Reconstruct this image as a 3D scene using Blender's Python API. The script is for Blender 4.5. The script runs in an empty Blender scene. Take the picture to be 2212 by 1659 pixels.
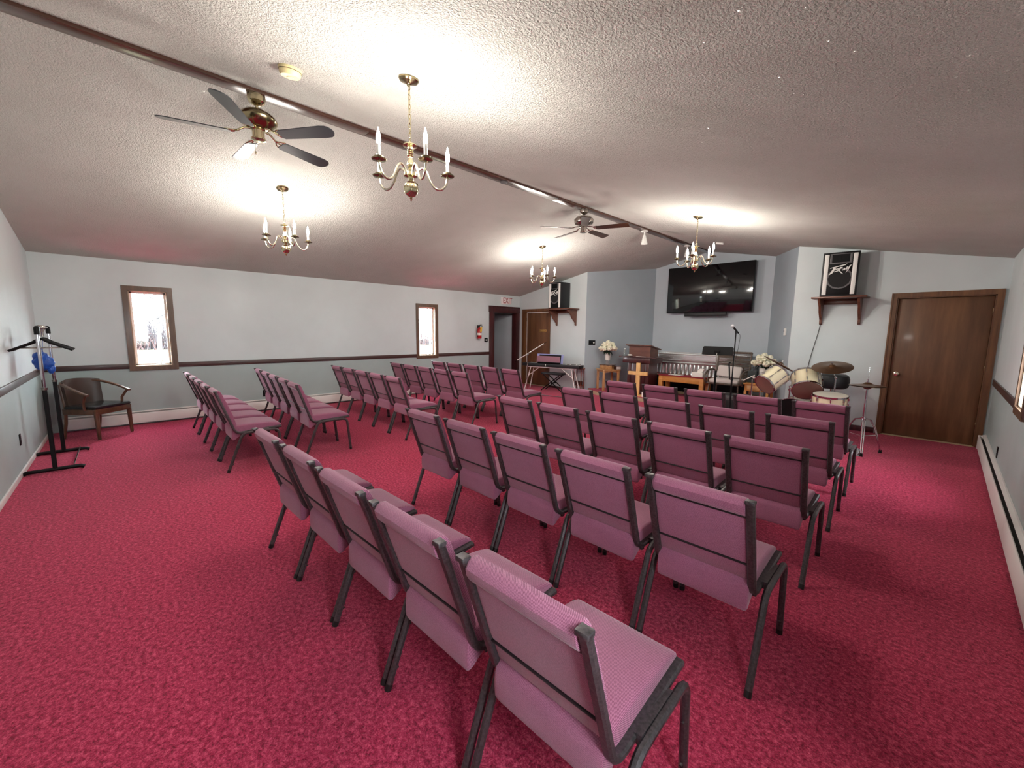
import bpy, bmesh, math, random
from mathutils import Vector, Matrix, Quaternion

random.seed(7)
SC = bpy.context.scene
COL = SC.collection
PI = math.pi
def R(d): return math.radians(d)

# ------------------------------------------------------------------ colour + materials
def lin(r, g, b):
    f = lambda c: (c/255/12.92) if c/255 <= .04045 else ((c/255+.055)/1.055)**2.4
    return (f(r), f(g), f(b), 1.0)

MATS = {}
def nmat(name):
    m = bpy.data.materials.new(name); m.use_nodes = True
    nt = m.node_tree
    b = nt.nodes['Principled BSDF']
    MATS[name] = m
    return m, nt, b

def coords(nt, scale=(1, 1, 1), kind='Object'):
    tc = nt.nodes.new('ShaderNodeTexCoord'); mp = nt.nodes.new('ShaderNodeMapping')
    mp.inputs['Scale'].default_value = scale
    nt.links.new(tc.outputs[kind], mp.inputs['Vector'])
    return mp.outputs['Vector']

def noise(nt, vec, scale, detail=2.0, rough=.5):
    n = nt.nodes.new('ShaderNodeTexNoise')
    n.inputs['Scale'].default_value = scale; n.inputs['Detail'].default_value = detail
    n.inputs['Roughness'].default_value = rough
    nt.links.new(vec, n.inputs['Vector'])
    return n.outputs['Fac']

def ramp(nt, fac, stops):
    r = nt.nodes.new('ShaderNodeValToRGB')
    el = r.color_ramp.elements
    el[0].position, el[0].color = stops[0]
    el[1].position, el[1].color = stops[-1]
    for p, c in stops[1:-1]:
        e = el.new(p); e.color = c
    nt.links.new(fac, r.inputs['Fac'])
    return r.outputs['Color']

def bump(nt, b, h, strength, dist):
    bp = nt.nodes.new('ShaderNodeBump')
    bp.inputs['Strength'].default_value = strength; bp.inputs['Distance'].default_value = dist
    nt.links.new(h, bp.inputs['Height']); nt.links.new(bp.outputs['Normal'], b.inputs['Normal'])
    return bp

def plain(name, rgb, rough=.5, metal=0.0, bscale=0, bstr=.2, bdist=.002, var=.0, coat=0, kind='Object', spec=None):
    m, nt, b = nmat(name)
    c = lin(*rgb)
    b.inputs['Base Color'].default_value = c
    b.inputs['Roughness'].default_value = rough; b.inputs['Metallic'].default_value = metal
    if coat: b.inputs['Coat Weight'].default_value = coat
    if spec is not None: b.inputs['Specular IOR Level'].default_value = spec
    if bscale or var:
        v = coords(nt, kind=kind)
        f = noise(nt, v, bscale or 6, 3)
        if bscale: bump(nt, b, f, bstr, bdist)
        if var:
            f2 = noise(nt, v, 3 if not bscale else bscale*.3, 4)
            nt.links.new(ramp(nt, f2, [(.3, tuple(x*(1-var) for x in c[:3])+(1,)), (.7, tuple(min(1, x*(1+var)) for x in c[:3])+(1,))]), b.inputs['Base Color'])
    return m

def wood(name, c1, c2, scale=(18, 18, 1.2), rough=.45, coat=0.0, det=5):
    m, nt, b = nmat(name)
    v = coords(nt, scale)
    f = noise(nt, v, 1.6, det, .62)
    nt.links.new(ramp(nt, f, [(.28, lin(*c1)), (.52, lin(*[(a+d)/2 for a, d in zip(c1, c2)])), (.74, lin(*c2))]), b.inputs['Base Color'])
    b.inputs['Roughness'].default_value = rough
    if coat: b.inputs['Coat Weight'].default_value = coat; b.inputs['Coat Roughness'].default_value = .12
    bump(nt, b, f, .08, .002)
    return m

def emit(name, rgb, strength):
    m, nt, b = nmat(name)
    b.inputs['Base Color'].default_value = (1, 1, 1, 1)
    b.inputs['Emission Color'].default_value = rgb
    b.inputs['Emission Strength'].default_value = strength
    return m

def fabric(name, c1, c2, twill=700, str_=.35):
    m, nt, b = nmat(name)
    v = coords(nt)
    w = nt.nodes.new('ShaderNodeTexWave'); w.wave_type = 'BANDS'; w.bands_direction = 'DIAGONAL'
    w.inputs['Scale'].default_value = twill/6.28; w.inputs['Distortion'].default_value = 1.2
    w.inputs['Detail'].default_value = 1; w.inputs['Detail Scale'].default_value = 3
    nt.links.new(v, w.inputs['Vector'])
    n1 = noise(nt, v, 260, 2); n2 = noise(nt, v, 9, 3)
    mx = nt.nodes.new('ShaderNodeMath'); mx.operation = 'ADD'
    nt.links.new(w.outputs['Fac'], mx.inputs[0]); nt.links.new(n1, mx.inputs[1])
    mh = nt.nodes.new('ShaderNodeMath'); mh.operation = 'MULTIPLY'; mh.inputs[1].default_value = .5
    nt.links.new(mx.outputs[0], mh.inputs[0])
    colr = ramp(nt, mh.outputs[0], [(.3, lin(*c1)), (.72, lin(*c2))])
    mix = nt.nodes.new('ShaderNodeMix'); mix.data_type = 'RGBA'; mix.blend_type = 'MULTIPLY'; mix.inputs['Factor'].default_value = .35
    nt.links.new(colr, mix.inputs['A'])
    nt.links.new(ramp(nt, n2, [(.3, (.8, .8, .8, 1)), (.7, (1, 1, 1, 1))]), mix.inputs['B'])
    nt.links.new(mix.outputs['Result'], b.inputs['Base Color'])
    b.inputs['Roughness'].default_value = .85
    b.inputs['Sheen Weight'].default_value = .25; b.inputs['Sheen Roughness'].default_value = .5
    bump(nt, b, mh.outputs[0], str_, .0012)
    return m

M_FAB = fabric('mauve_fabric', (120, 58, 88), (182, 114, 142))
M_FRAME = plain('hammered_charcoal', (82, 77, 79), .40, .6, 330, .4, .0012, var=.35)
M_GLIDE = plain('black_plastic', (16, 15, 16), .5)
M_SEAM = plain('dark_seam', (34, 24, 28), .45, .3)

# carpet
m, nt, b = nmat('red_carpet')
v = coords(nt)
n1 = noise(nt, v, 150, 3, .7); n2 = noise(nt, v, 48, 3, .6); n3 = noise(nt, v, 1.1, 3)
a1 = nt.nodes.new('ShaderNodeMath'); a1.operation = 'ADD'; nt.links.new(n1, a1.inputs[0]); nt.links.new(n2, a1.inputs[1])
a2 = nt.nodes.new('ShaderNodeMath'); a2.operation = 'MULTIPLY'; a2.inputs[1].default_value = .5; nt.links.new(a1.outputs[0], a2.inputs[0])
c = ramp(nt, a2.outputs[0], [(.38, lin(118, 12, 44)), (.5, lin(182, 40, 80)), (.62, lin(226, 90, 122))])
mix = nt.nodes.new('ShaderNodeMix'); mix.data_type = 'RGBA'; mix.blend_type = 'MULTIPLY'; mix.inputs['Factor'].default_value = .5
nt.links.new(c, mix.inputs['A']); nt.links.new(ramp(nt, n3, [(.3, (.82, .8, .8, 1)), (.7, (1, 1, 1, 1))]), mix.inputs['B'])
nt.links.new(mix.outputs['Result'], b.inputs['Base Color'])
b.inputs['Roughness'].default_value = .95; b.inputs['Sheen Weight'].default_value = .12; b.inputs['Specular IOR Level'].default_value = .1
bump(nt, b, a2.outputs[0], .9, .012)
M_CARPET = m

# popcorn ceiling with scattered mica flecks
m, nt, b = nmat('popcorn_ceiling')
v = coords(nt)
n1 = noise(nt, v, 78, 3, .6); n2 = noise(nt, v, 1.3, 4)
nt.links.new(ramp(nt, n2, [(.3, lin(220, 218, 211)), (.7, lin(232, 230, 224))]), b.inputs['Base Color'])
b.inputs['Roughness'].default_value = .92; b.inputs['Specular IOR Level'].default_value = .15
r1 = nt.nodes.new('ShaderNodeMapRange'); r1.inputs['From Min'].default_value = .38; r1.inputs['From Max'].default_value = .66
nt.links.new(n1, r1.inputs['Value'])
bump(nt, b, r1.outputs['Result'], 1.0, .0125)
vo = nt.nodes.new('ShaderNodeTexVoronoi'); vo.inputs['Scale'].default_value = 9.0; nt.links.new(v, vo.inputs['Vector'])
lt = nt.nodes.new('ShaderNodeMath'); lt.operation = 'LESS_THAN'; lt.inputs[1].default_value = .055
nt.links.new(vo.outputs['Distance'], lt.inputs[0])
nt.links.new(lt.outputs[0], b.inputs['Metallic'])
rr = nt.nodes.new('ShaderNodeMapRange'); rr.inputs['To Min'].default_value = .92; rr.inputs['To Max'].default_value = .28
nt.links.new(lt.outputs[0], rr.inputs['Value']); nt.links.new(rr.outputs['Result'], b.inputs['Roughness'])
M_CEIL = m

def paint(name, rgb, var=.05):
    m, nt, b = nmat(name)
    v = coords(nt); c = lin(*rgb)
    f = noise(nt, v, 1.7, 5, .6)
    nt.links.new(ramp(nt, f, [(.25, tuple(x*(1-var) for x in c[:3])+(1,)), (.75, tuple(min(1, x*(1+var)) for x in c[:3])+(1,))]), b.inputs['Base Color'])
    b.inputs['Roughness'].default_value = .62; b.inputs['Specular IOR Level'].default_value = .35
    bump(nt, b, noise(nt, v, 140, 3), .12, .0015)
    return m
M_WALL = paint('pale_grey_paint', (204, 214, 216))
M_WALLLOW = paint('slate_green_paint', (164, 180, 180), .06)
M_BLUE = paint('blue_grey_paint', (166, 178, 186))
M_BLUELT = paint('pale_blue_grey_paint', (192, 202, 210))
M_HALL = paint('hall_grey_paint', (190, 196, 196))
M_CHERRY = wood('dark_cherry_wood', (44, 16, 20), (84, 34, 36), (14, 14, 1.5), .4, .2)
M_RAIL = wood('walnut_rail', (46, 26, 26), (86, 54, 48), (14, 1.2, 14), .4, .15)
M_RAILX = wood('walnut_rail_x', (46, 26, 26), (86, 54, 48), (1.2, 14, 14), .4, .15)
M_BEAM = wood('varnished_beam', (58, 36, 29), (96, 64, 50), (16, .9, 16), .26, .6)
M_CASE = wood('window_casing_wood', (72, 50, 36), (112, 82, 60), (12, 12, 1.3), .42, .15)
M_DOOR = wood('brown_veneer', (84, 54, 34), (128, 90, 60), (5, 5, .55), .5, .1, 6)
M_DOORC = wood('door_casing_wood', (82, 50, 28), (130, 88, 52), (14, 14, 1.0), .45, .15)
M_STAIN = wood('shelf_walnut', (82, 46, 34), (122, 76, 56), (2, 14, 14), .42, .2)
M_PULPIT = wood('mahogany', (50, 20, 22), (88, 42, 40), (10, 10, 1.2), .38, .25)
M_PULPIT2 = wood('mahogany_warm', (84, 48, 38), (124, 78, 62), (1.6, 10, 10), .42, .2)
M_PINE = wood('pale_pine', (214, 168, 104), (240, 200, 138), (16, 16, 1.4), .5)
M_OAK = wood('honey_oak', (176, 112, 48), (212, 152, 78), (2, 14, 14), .45, .2)
M_TABLE = wood('maple', (172, 120, 74), (212, 164, 112), (14, 14, 1.4), .45, .2)
M_CHAIRW = wood('armchair_walnut', (64, 42, 28), (108, 74, 50), (12, 12, 2), .35, .35)
M_BROWNST = wood('reddish_stand_wood', (96, 44, 30), (140, 76, 54), (14, 14, 2), .4, .2)
M_TAN = plain('tan_riser', (178, 156, 128), .7, bscale=30, var=.1)
M_WHITE = plain('white_enamel', (226, 222, 220), .45)
M_WHITEP = plain('white_plastic', (232, 232, 228), .4)
M_CREAM = plain('aged_cream_plastic', (226, 212, 160), .45)
M_BLACK = plain('satin_black', (11, 11, 13), .5, spec=.2)
M_BLACKV = plain('black_vinyl', (17, 18, 22), .5, bscale=300, bstr=.3)
M_CLOTHB = plain('speaker_cloth', (20, 18, 20), .8, bscale=500, bstr=.5)
M_GREYPL = plain('grey_plastic', (92, 90, 92), .45)
M_CHROME = plain('chrome', (206, 206, 212), .12, 1.0)
M_BRASS = plain('polished_brass', (212, 200, 166), .13, 1.0)
M_BRASSD = plain('antique_brass', (150, 136, 106), .2, 1.0)
M_NICKEL = plain('nickel', (176, 168, 160), .2, 1.0)
M_SILVER = plain('pale_brass', (226, 218, 198), .15, 1.0)
M_BLADE = plain('slate_blade', (38, 43, 48), .3, 0, 40, .05, .001, coat=.3)
M_BLADEW = wood('walnut_blade', (44, 26, 16), (82, 52, 34), (3, 3, 3), .35, .3)
M_SCREEN = plain('tv_screen', (5, 6, 10), .09, coat=.6)
M_IVORY = plain('pearl_drum_shell', (232, 220, 186), .28, coat=.5)
M_HEAD = plain('worn_brown_drumhead', (128, 100, 88), .6, bscale=14, bstr=.02, var=.15)
M_HEADW = plain('coated_drumhead', (220, 214, 200), .5)
M_CYMBAL = plain('bronze_cymbal', (124, 92, 66), .3, .95, var=.12)
M_LEATHER = plain('black_leather', (26, 26, 28), .22, bscale=120, bstr=.15)
M_BROWNL = plain('brown_leather', (58, 40, 32), .35, bscale=100, bstr=.15)
M_RATTAN = wood('grey_rattan', (72, 62, 54), (112, 98, 86), (40, 40, 40), .6)
M_CUSH = plain('cream_cushion', (206, 198, 194), .9, bscale=160, bstr=.3)
M_REDCLOTH = plain('red_cloth', (134, 24, 40), .85, bscale=200, bstr=.3)
M_PETAL = plain('cream_petals', (240, 238, 214), .7, bscale=60, bstr=.6, bdist=.01)
M_LEAF = plain('dark_leaves', (24, 44, 30), .5, bscale=20, bstr=.2, var=.2)
M_VASE = plain('white_ceramic', (232, 228, 222), .3)
M_PAPER = plain('paper', (240, 238, 232), .7)
M_REDEN = plain('red_enamel', (182, 22, 30), .3, coat=.3)
M_YELLOW = plain('yellow_tag', (226, 184, 62), .6)
M_REDTXT = plain('sign_red', (150, 16, 34), .5)
M_SIGN = plain('sign_face', (236, 228, 228), .4)
M_LAV = plain('lavender_binder', (150, 158, 212), .5)
M_ROSE = plain('rose_folder', (150, 104, 118), .7)
M_BLUEBAG = plain('blue_plastic_bag', (22, 78, 168), .35, bscale=24, bstr=.8, bdist=.02)
M_GOLDPL = plain('gold_plaque', (214, 172, 104), .35, .5)
M_GLASSY = plain('clear_glass', (226, 232, 232), .08, 0, spec=.6); MATS['clear_glass'].node_tree.nodes['Principled BSDF'].inputs['Transmission Weight'].default_value = .8
M_BOOK = plain('brown_book_cover', (62, 30, 28), .5)
M_GILT = wood('carved_box_wood', (122, 80, 44), (196, 150, 100), (10, 10, 10), .45)
M_DKTEAL = plain('dark_teal_box', (38, 48, 50), .6)
M_MICG = plain('mic_mesh', (196, 196, 200), .5, .2, 600, .5, .001)
M_JAMB = wood('pale_jamb_wood', (150, 126, 104), (188, 166, 142), (12, 12, 1.3), .5)
M_FIN = plain('heater_slot', (18, 17, 18), .6)
M_LAWN = plain('dormant_lawn', (50, 48, 21), .95, bscale=3, bstr=.2, var=.18)
M_BARK = plain('pale_bark', (60, 58, 60), .9, bscale=20, var=.1)
M_TWIG = plain('winter_twigs', (56, 52, 55), .95)
M_TWIGP = plain('reddish_brush', (74, 54, 53), .95)

# galvanised steel
m, nt, b = nmat('galvanised_steel')
v = coords(nt); vo = nt.nodes.new('ShaderNodeTexVoronoi'); vo.inputs['Scale'].default_value = 70; nt.links.new(v, vo.inputs['Vector'])
nt.links.new(ramp(nt, vo.outputs['Distance'], [(.1, lin(222, 226, 228)), (.8, lin(238, 241, 242))]), b.inputs['Base Color'])
b.inputs['Metallic'].default_value = .75; b.inputs['Roughness'].default_value = .27
M_GALV = m

# window pane: mostly clear with a faint reflection
m = bpy.data.materials.new('window_glass'); m.use_nodes = True; nt = m.node_tree; nt.nodes.clear()
o = nt.nodes.new('ShaderNodeOutputMaterial'); tr = nt.nodes.new('ShaderNodeBsdfTransparent'); gl = nt.nodes.new('ShaderNodeBsdfGlossy')
gl.inputs['Roughness'].default_value = .02; mx = nt.nodes.new('ShaderNodeMixShader'); mx.inputs[0].default_value = .06
tr.inputs['Color'].default_value = (.96, .98, .98, 1)
nt.links.new(tr.outputs[0], mx.inputs[1]); nt.links.new(gl.outputs[0], mx.inputs[2]); nt.links.new(mx.outputs[0], o.inputs['Surface'])
M_PANE = m

BULB_L = 960.0
M_BULB = emit('lit_bulb', (1.0, .94, .85, 1), BULB_L)
M_BULBTIP = emit('lit_bulb_tip', (1.0, .94, .85, 1), BULB_L*.12)

# ------------------------------------------------------------------ mesh builder
class MB:
    def __init__(s): s.bm = bmesh.new(); s.mi = 0
    def add(s, verts, faces):
        vs = [s.bm.verts.new(v) for v in verts]
        for f in faces:
            try:
                fc = s.bm.faces.new([vs[i] for i in f]); fc.material_index = s.mi
            except ValueError: pass
        return vs
    def box(s, x0, x1, y0, y1, z0, z1, bev=0, M=None):
        vv = [Vector((x, y, z)) for x in (x0, x1) for y in (y0, y1) for z in (z0, z1)]
        if M: vv = [M @ p for p in vv]
        vs = s.add(vv, [(0, 1, 3, 2), (4, 6, 7, 5), (0, 4, 5, 1), (2, 3, 7, 6), (0, 2, 6, 4), (1, 5, 7, 3)])
        if bev:
            ed = {e for q in vs for e in q.link_edges}
            r = bmesh.ops.bevel(s.bm, geom=list(ed), offset=bev, segments=2, affect='EDGES', profile=.5)
            for f in r['faces']: f.material_index = s.mi
        return s
    def loft(s, rings, closed_ring=True, cap=True, closed=False):
        n = len(rings[0]); allv = []
        for r in rings: allv.append([s.bm.verts.new(p) for p in r])
        L = len(rings)
        for i in range(L if closed else L-1):
            a, b_ = allv[i], allv[(i+1) % L]
            for j in range(n if closed_ring else n-1):
                k = (j+1) % n
                f = s.bm.faces.new((a[j], a[k], b_[k], b_[j])); f.material_index = s.mi
        if cap and not closed and closed_ring:
            for r in (list(reversed(allv[0])), allv[-1]):
                try: f = s.bm.faces.new(r); f.material_index = s.mi
                except ValueError: pass
        return s
    def tube(s, pts, r, n=8, closed=False, r1=None):
        pts = [Vector(p) for p in pts]; rings = []; up = None
        L = len(pts)
        for i, p in enumerate(pts):
            if closed: t = (pts[(i+1) % L]-pts[i-1]).normalized()
            else: t = (pts[min(i+1, L-1)]-pts[max(i-1, 0)]).normalized()
            if up is None:
                up = Vector((0, 0, 1)) if abs(t.z) < .9 else Vector((1, 0, 0))
            a = (up-t*up.dot(t)).normalized(); b_ = t.cross(a); up = a
            rad = r if r1 is None else r+(r1-r)*i/(L-1)
            rings.append([p+(a*math.cos(2*PI*k/n)+b_*math.sin(2*PI*k/n))*rad for k in range(n)])
        return s.loft(rings, True, True, closed)
    def bar(s, pts, w, h, side=(1, 0, 0), ch=.25):
        """rectangular tube with chamfered corners; width w along side"""
        pts = [Vector(p) for p in pts]; side = Vector(side).normalized(); L = len(pts); rings = []
        c = ch*min(w, h)
        prof = [(-w/2+c, -h/2), (w/2-c, -h/2), (w/2, -h/2+c), (w/2, h/2-c), (w/2-c, h/2), (-w/2+c, h/2), (-w/2, h/2-c), (-w/2, -h/2+c)]
        for i, p in enumerate(pts):
            t0 = (pts[i]-pts[i-1]).normalized() if i else None
            t1 = (pts[i+1]-pts[i]).normalized() if i < L-1 else None
            t = ((t0 or t1)+(t1 or t0)).normalized()
            sd = (side-t*side.dot(t)).normalized(); nn = sd.cross(t)
            rings.append([p+sd*a+nn*b_ for a, b_ in prof])
        return s.loft(rings)
    def cyl(s, p0, p1, r0, r1=None, n=20):
        return s.tube([p0, p1], r0, n, r1=r1)
    def lathe(s, prof, c=(0, 0, 0), n=24, M=None, ring=False):
        c = Vector(c); rings = []
        for r, z in prof:
            r = max(r, 1e-4)
            rings.append([c+Vector((r*math.cos(2*PI*k/n), r*math.sin(2*PI*k/n), z)) for k in range(n)])
        if M: rings = [[M @ p for p in q] for q in rings]
        return s.loft(rings, True, not ring, ring)
    def prism(s, poly, t0, t1, axis='y', M=None):
        """poly of (a,b); axis y: (x,z) swept y; axis x: (y,z) swept x; axis z: (x,y) swept z"""
        f = {'y': lambda a, b_, t: (a, t, b_), 'x': lambda a, b_, t: (t, a, b_), 'z': lambda a, b_, t: (a, b_, t)}[axis]
        rings = [[Vector(f(a, b_, t)) for a, b_ in poly] for t in (t0, t1)]
        if M: rings = [[M @ p for p in q] for q in rings]
        return s.loft(rings)
    def ball(s, c, r, sub=2, sc=(1, 1, 1), jit=0):
        g = bmesh.ops.create_icosphere(s.bm, subdivisions=sub, radius=1)
        for q in g['verts']:
            k = 1+random.uniform(-jit, jit)
            q.co = Vector(c)+Vector((q.co.x*r*sc[0]*k, q.co.y*r*sc[1]*k, q.co.z*r*sc[2]*k))
        for f in {f for q in g['verts'] for f in q.link_faces}: f.material_index = s.mi
        return s
    def torus(s, c, Rr, r, n=24, k=8, M=None):
        pts = [Vector((Rr*math.cos(2*PI*i/n), Rr*math.sin(2*PI*i/n), 0)) for i in range(n)]
        pts = [(M @ p if M else p)+Vector(c) for p in pts]
        return s.tube(pts, r, k, True)
    def mesh(s, name, mats, smooth=35):
        bmesh.ops.recalc_face_normals(s.bm, faces=s.bm.faces)
        me = bpy.data.meshes.new(name); s.bm.to_mesh(me); s.bm.free()
        for m_ in (mats if isinstance(mats, (list, tuple)) else [mats]): me.materials.append(m_)
        if smooth:
            for p in me.polygons: p.use_smooth = True
            try: me.set_sharp_from_angle(angle=R(smooth))
            except Exception: pass
        return me
    def build(s, name, mats, parent=None, smooth=35, loc=None):
        o_ = bpy.data.objects.new(name, s.mesh(name, mats, smooth)); COL.objects.link(o_)
        if parent is not None: o_.parent = parent
        if loc is not None: o_.location = loc
        return o_

def fillet(pts, rad, n=6):
    pts = [Vector(p) for p in pts]; out = [pts[0]]
    for i in range(1, len(pts)-1):
        a, b_, c_ = pts[i-1], pts[i], pts[i+1]
        u, w = (a-b_), (c_-b_)
        r = min(rad, u.length*.49, w.length*.49)
        p0, p1 = b_+u.normalized()*r, b_+w.normalized()*r
        for k in range(n+1):
            t = k/n; out.append(p0*(1-t)**2+b_*2*t*(1-t)+p1*t*t)
    out.append(pts[-1]); return out

def smoothpath(pts, n=8):
    pts = [Vector(p) for p in pts]; out = []
    P = [pts[0]*2-pts[1]]+pts+[pts[-1]*2-pts[-2]]
    for i in range(1, len(P)-2):
        for k in range(n):
            t = k/n; a, b_, c_, d = P[i-1], P[i], P[i+1], P[i+2]
            out.append(.5*((2*b_)+(c_-a)*t+(2*a-5*b_+4*c_-d)*t*t+(3*b_-a-3*c_+d)*t**3))
    out.append(pts[-1]); return out

def tag(o_, label, cat, group=None):
    o_['label'] = label; o_['category'] = cat
    if group: o_['group'] = group
    return o_
def thing(name, label, cat, loc=(0, 0, 0), rotz=0, group=None, quat=None):
    o_ = bpy.data.objects.new(name, None); COL.objects.link(o_)
    o_.location = loc; o_.empty_display_size = .1
    if quat is not None: o_.rotation_euler = quat.to_euler()
    else: o_.rotation_euler = (0, 0, rotz)
    return tag(o_, label, cat, group)
def struct(o_): o_['kind'] = 'structure'; return o_
def dup(o_, parent=None):
    c_ = o_.copy(); COL.objects.link(c_)
    if parent is not None: c_.parent = parent
    for ch in list(o_.children): dup(ch, c_)
    return c_
def textmesh(s, body, size, M, depth=.002):
    cu = bpy.data.curves.new('lettering', 'FONT'); cu.body = body; cu.size = size; cu.extrude = depth
    cu.align_x = 'CENTER'; cu.align_y = 'CENTER'
    ob = bpy.data.objects.new('lettering', cu); COL.objects.link(ob)
    dg = bpy.context.evaluated_depsgraph_get()
    me = bpy.data.meshes.new_from_object(ob.evaluated_get(dg))
    vs = [s.bm.verts.new(M @ v_.co) for v_ in me.vertices]
    for p in me.polygons:
        try: f = s.bm.faces.new([vs[i] for i in p.vertices]); f.material_index = s.mi
        except ValueError: pass
    bpy.data.objects.remove(ob); bpy.data.curves.remove(cu); bpy.data.meshes.remove(me)
def q_from_z(d): return Vector((0, 0, 1)).rotation_difference(Vector(d).normalized())

# ------------------------------------------------------------------ room dimensions
XL, XR, YB, YF = -8.793, .5, -.879, 8.6
RX, RZ = -4.12, 3.49                 # ridge
ZL, ZR = 2.5617, 2.575
SL, SR = (RZ-ZL)/(RX-XL), (RZ-ZR)/(XR-RX)
def ceil_z(x): return ZL+(x-XL)*SL if x < RX else ZR+(XR-x)*SR
ALC = [(-6.37, 8.6), (-5.46, 10.38), (-2.72, 10.38), (-1.915, 8.6)]
RAILZ0, RAILZ1 = .895, .972
T = .15

# floor
f = MB(); f.box(-10.6, XR+T, YB-T, 10.6, -.12, 0); struct(f.build('floor', M_CARPET, smooth=0))

# ceiling (two slopes, thick slabs)
for nm, xa, za, xb, zb in (('ceiling', XL-.2, ZL-.2*SL, RX, RZ), ('ceiling', RX, RZ, XR+.2, ZR-.2*SR)):
    c_ = MB(); c_.prism([(xa, za), (xb, zb), (xb, zb+.12), (xa, za+.12)], YB-.2, 10.7, 'y'); struct(c_.build(nm, M_CEIL, smooth=0))

def side_wall(name, x0, x1, holes, mats):
    """wall along y between YB-T and YF+T with holes (y0,y1,z0,z1); two-tone above/below the chair rail"""
    w = MB(); zt = 2.62; zr = .93
    ys = sorted({YB-T, YF+T} | {h[0] for h in holes} | {h[1] for h in holes})
    for a, b_ in zip(ys, ys[1:]):
        hs = [h for h in holes if h[0] <= a+1e-6 and h[1] >= b_-1e-6]
        segs = [(0, zt)]
        for h in hs: segs = [q for s_ in segs for q in ((s_[0], h[2]), (h[3], s_[1])) if q[1]-q[0] > 1e-4]
        for z0, z1 in segs:
            if z0 < zr < z1:
                w.mi = 0; w.box(x0, x1, a, b_, zr, z1); w.mi = 1; w.box(x0, x1, a, b_, z0, zr)
            else:
                w.mi = 0 if z0 >= zr else 1; w.box(x0, x1, a, b_, z0, z1)
    return struct(w.build(name, mats, smooth=0))
WIN = [(.105, .57, .925, 2.115), (5.205, 5.68, .925, 2.115)]
DOORWAY = (7.60, 8.46, 0, 2.075)
side_wall('wall_left', XL-T, XL, WIN+[DOORWAY], [M_WALL, M_WALLLOW])
WINR = [(5.37, 5.845, .925, 2.115), (.17, .645, .925, 2.115)]
side_wall('wall_right', XR, XR+T, WINR, [M_WALL, M_WALLLOW])

def gable_wall(name, y0, y1, xs, holes, mats, twotone=False):
    w = MB()
    for a, b_ in zip(xs, xs[1:]):
        h = next((h for h in holes if h[0] <= a+1e-6 and h[1] >= b_-1e-6), None)
        za, zb = ceil_z(a)+.03, ceil_z(b_)+.03
        z0 = h[2] if h else 0
        if twotone and z0 < .93:
            w.mi = 1; w.prism([(a, z0), (b_, z0), (b_, .93), (a, .93)], y0, y1); z0 = .93
        w.mi = 0
        w.prism([(a, z0), (b_, z0), (b_, zb), (a, za)], y0, y1)
    return struct(w.build(name, mats, smooth=0))
gable_wall('wall_back', YB-T, YB, [XL-T, RX, XR+T], [], [M_WALL, M_WALLLOW], True)
D2 = (-8.54, -7.63, 2.115); D3 = (-.58, .405, 2.118)
gable_wall('wall_front', YF, YF+T, [XL-T, D2[0], D2[1], ALC[0][0]], [(D2[0], D2[1], D2[2])], M_WALL)
gable_wall('wall_front', YF, YF+T, [ALC[3][0], D3[0], D3[1], XR+T], [(D3[0], D3[1], D3[2])], M_WALL)
# alcove: two splayed side walls and the end wall under the ridge
def plan_wall(name, p, q, mat_, off):
    w = MB(); p, q = Vector((*p, 0)), Vector((*q, 0)); n = Vector(off)
    def top(v_): return ceil_z(v_.x)+.04
    w.add([p, q, q+n, p+n]+[Vector((a.x, a.y, top(a))) for a in (p, q, q+n, p+n)],
          [(0, 3, 2, 1), (4, 5, 6, 7), (0, 1, 5, 4), (1, 2, 6, 5), (2, 3, 7, 6), (3, 0, 4, 7)])
    return struct(w.build(name, mat_, smooth=0))
plan_wall('wall_alcove', ALC[0], ALC[1], M_BLUE, (-.14, .07, 0))
plan_wall('wall_alcove', ALC[2], ALC[3], M_BLUE, (.14, .07, 0))
w = MB(); w.prism([(ALC[1][0]-.15, 0), (ALC[2][0]+.15, 0), (ALC[2][0]+.15, ceil_z(ALC[2][0]+.15)+.04), (RX, RZ+.05), (ALC[1][0]-.15, ceil_z(ALC[1][0]-.15)+.04)], 10.38, 10.53)
struct(w.build('wall_alcove', M_BLUELT, smooth=0))
# unseen backing walls added behind the two doors to keep out sky light, and the hall beyond the open doorway
w = MB(); w.box(-8.95, -6.5, 8.95, 9.05, 0, 2.9); w.box(-1.7, .65, 8.95, 9.05, 0, 2.9)
w.box(-1.75, -1.65, 8.74, 9.05, 0, 2.9); w.box(.6, .7, 8.74, 9.05, 0, 2.9); w.box(-6.6, -6.5, 8.74, 9.05, 0, 2.9)
struct(w.build('wall_backing', M_HALL, smooth=0))
w = MB(); w.box(-10.05, -9.95, 6.9, 9.0, 0, 2.6); w.box(-10.05, XL-T, 6.85, 6.95, 0, 2.6); w.box(-10.05, XL-T+.05, 8.75, 8.85, 0, 2.6)
w.box(-10.05, XL-T, 6.85, 8.85, 2.5, 2.6); struct(w.build('wall_hall', M_HALL, smooth=0))

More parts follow.
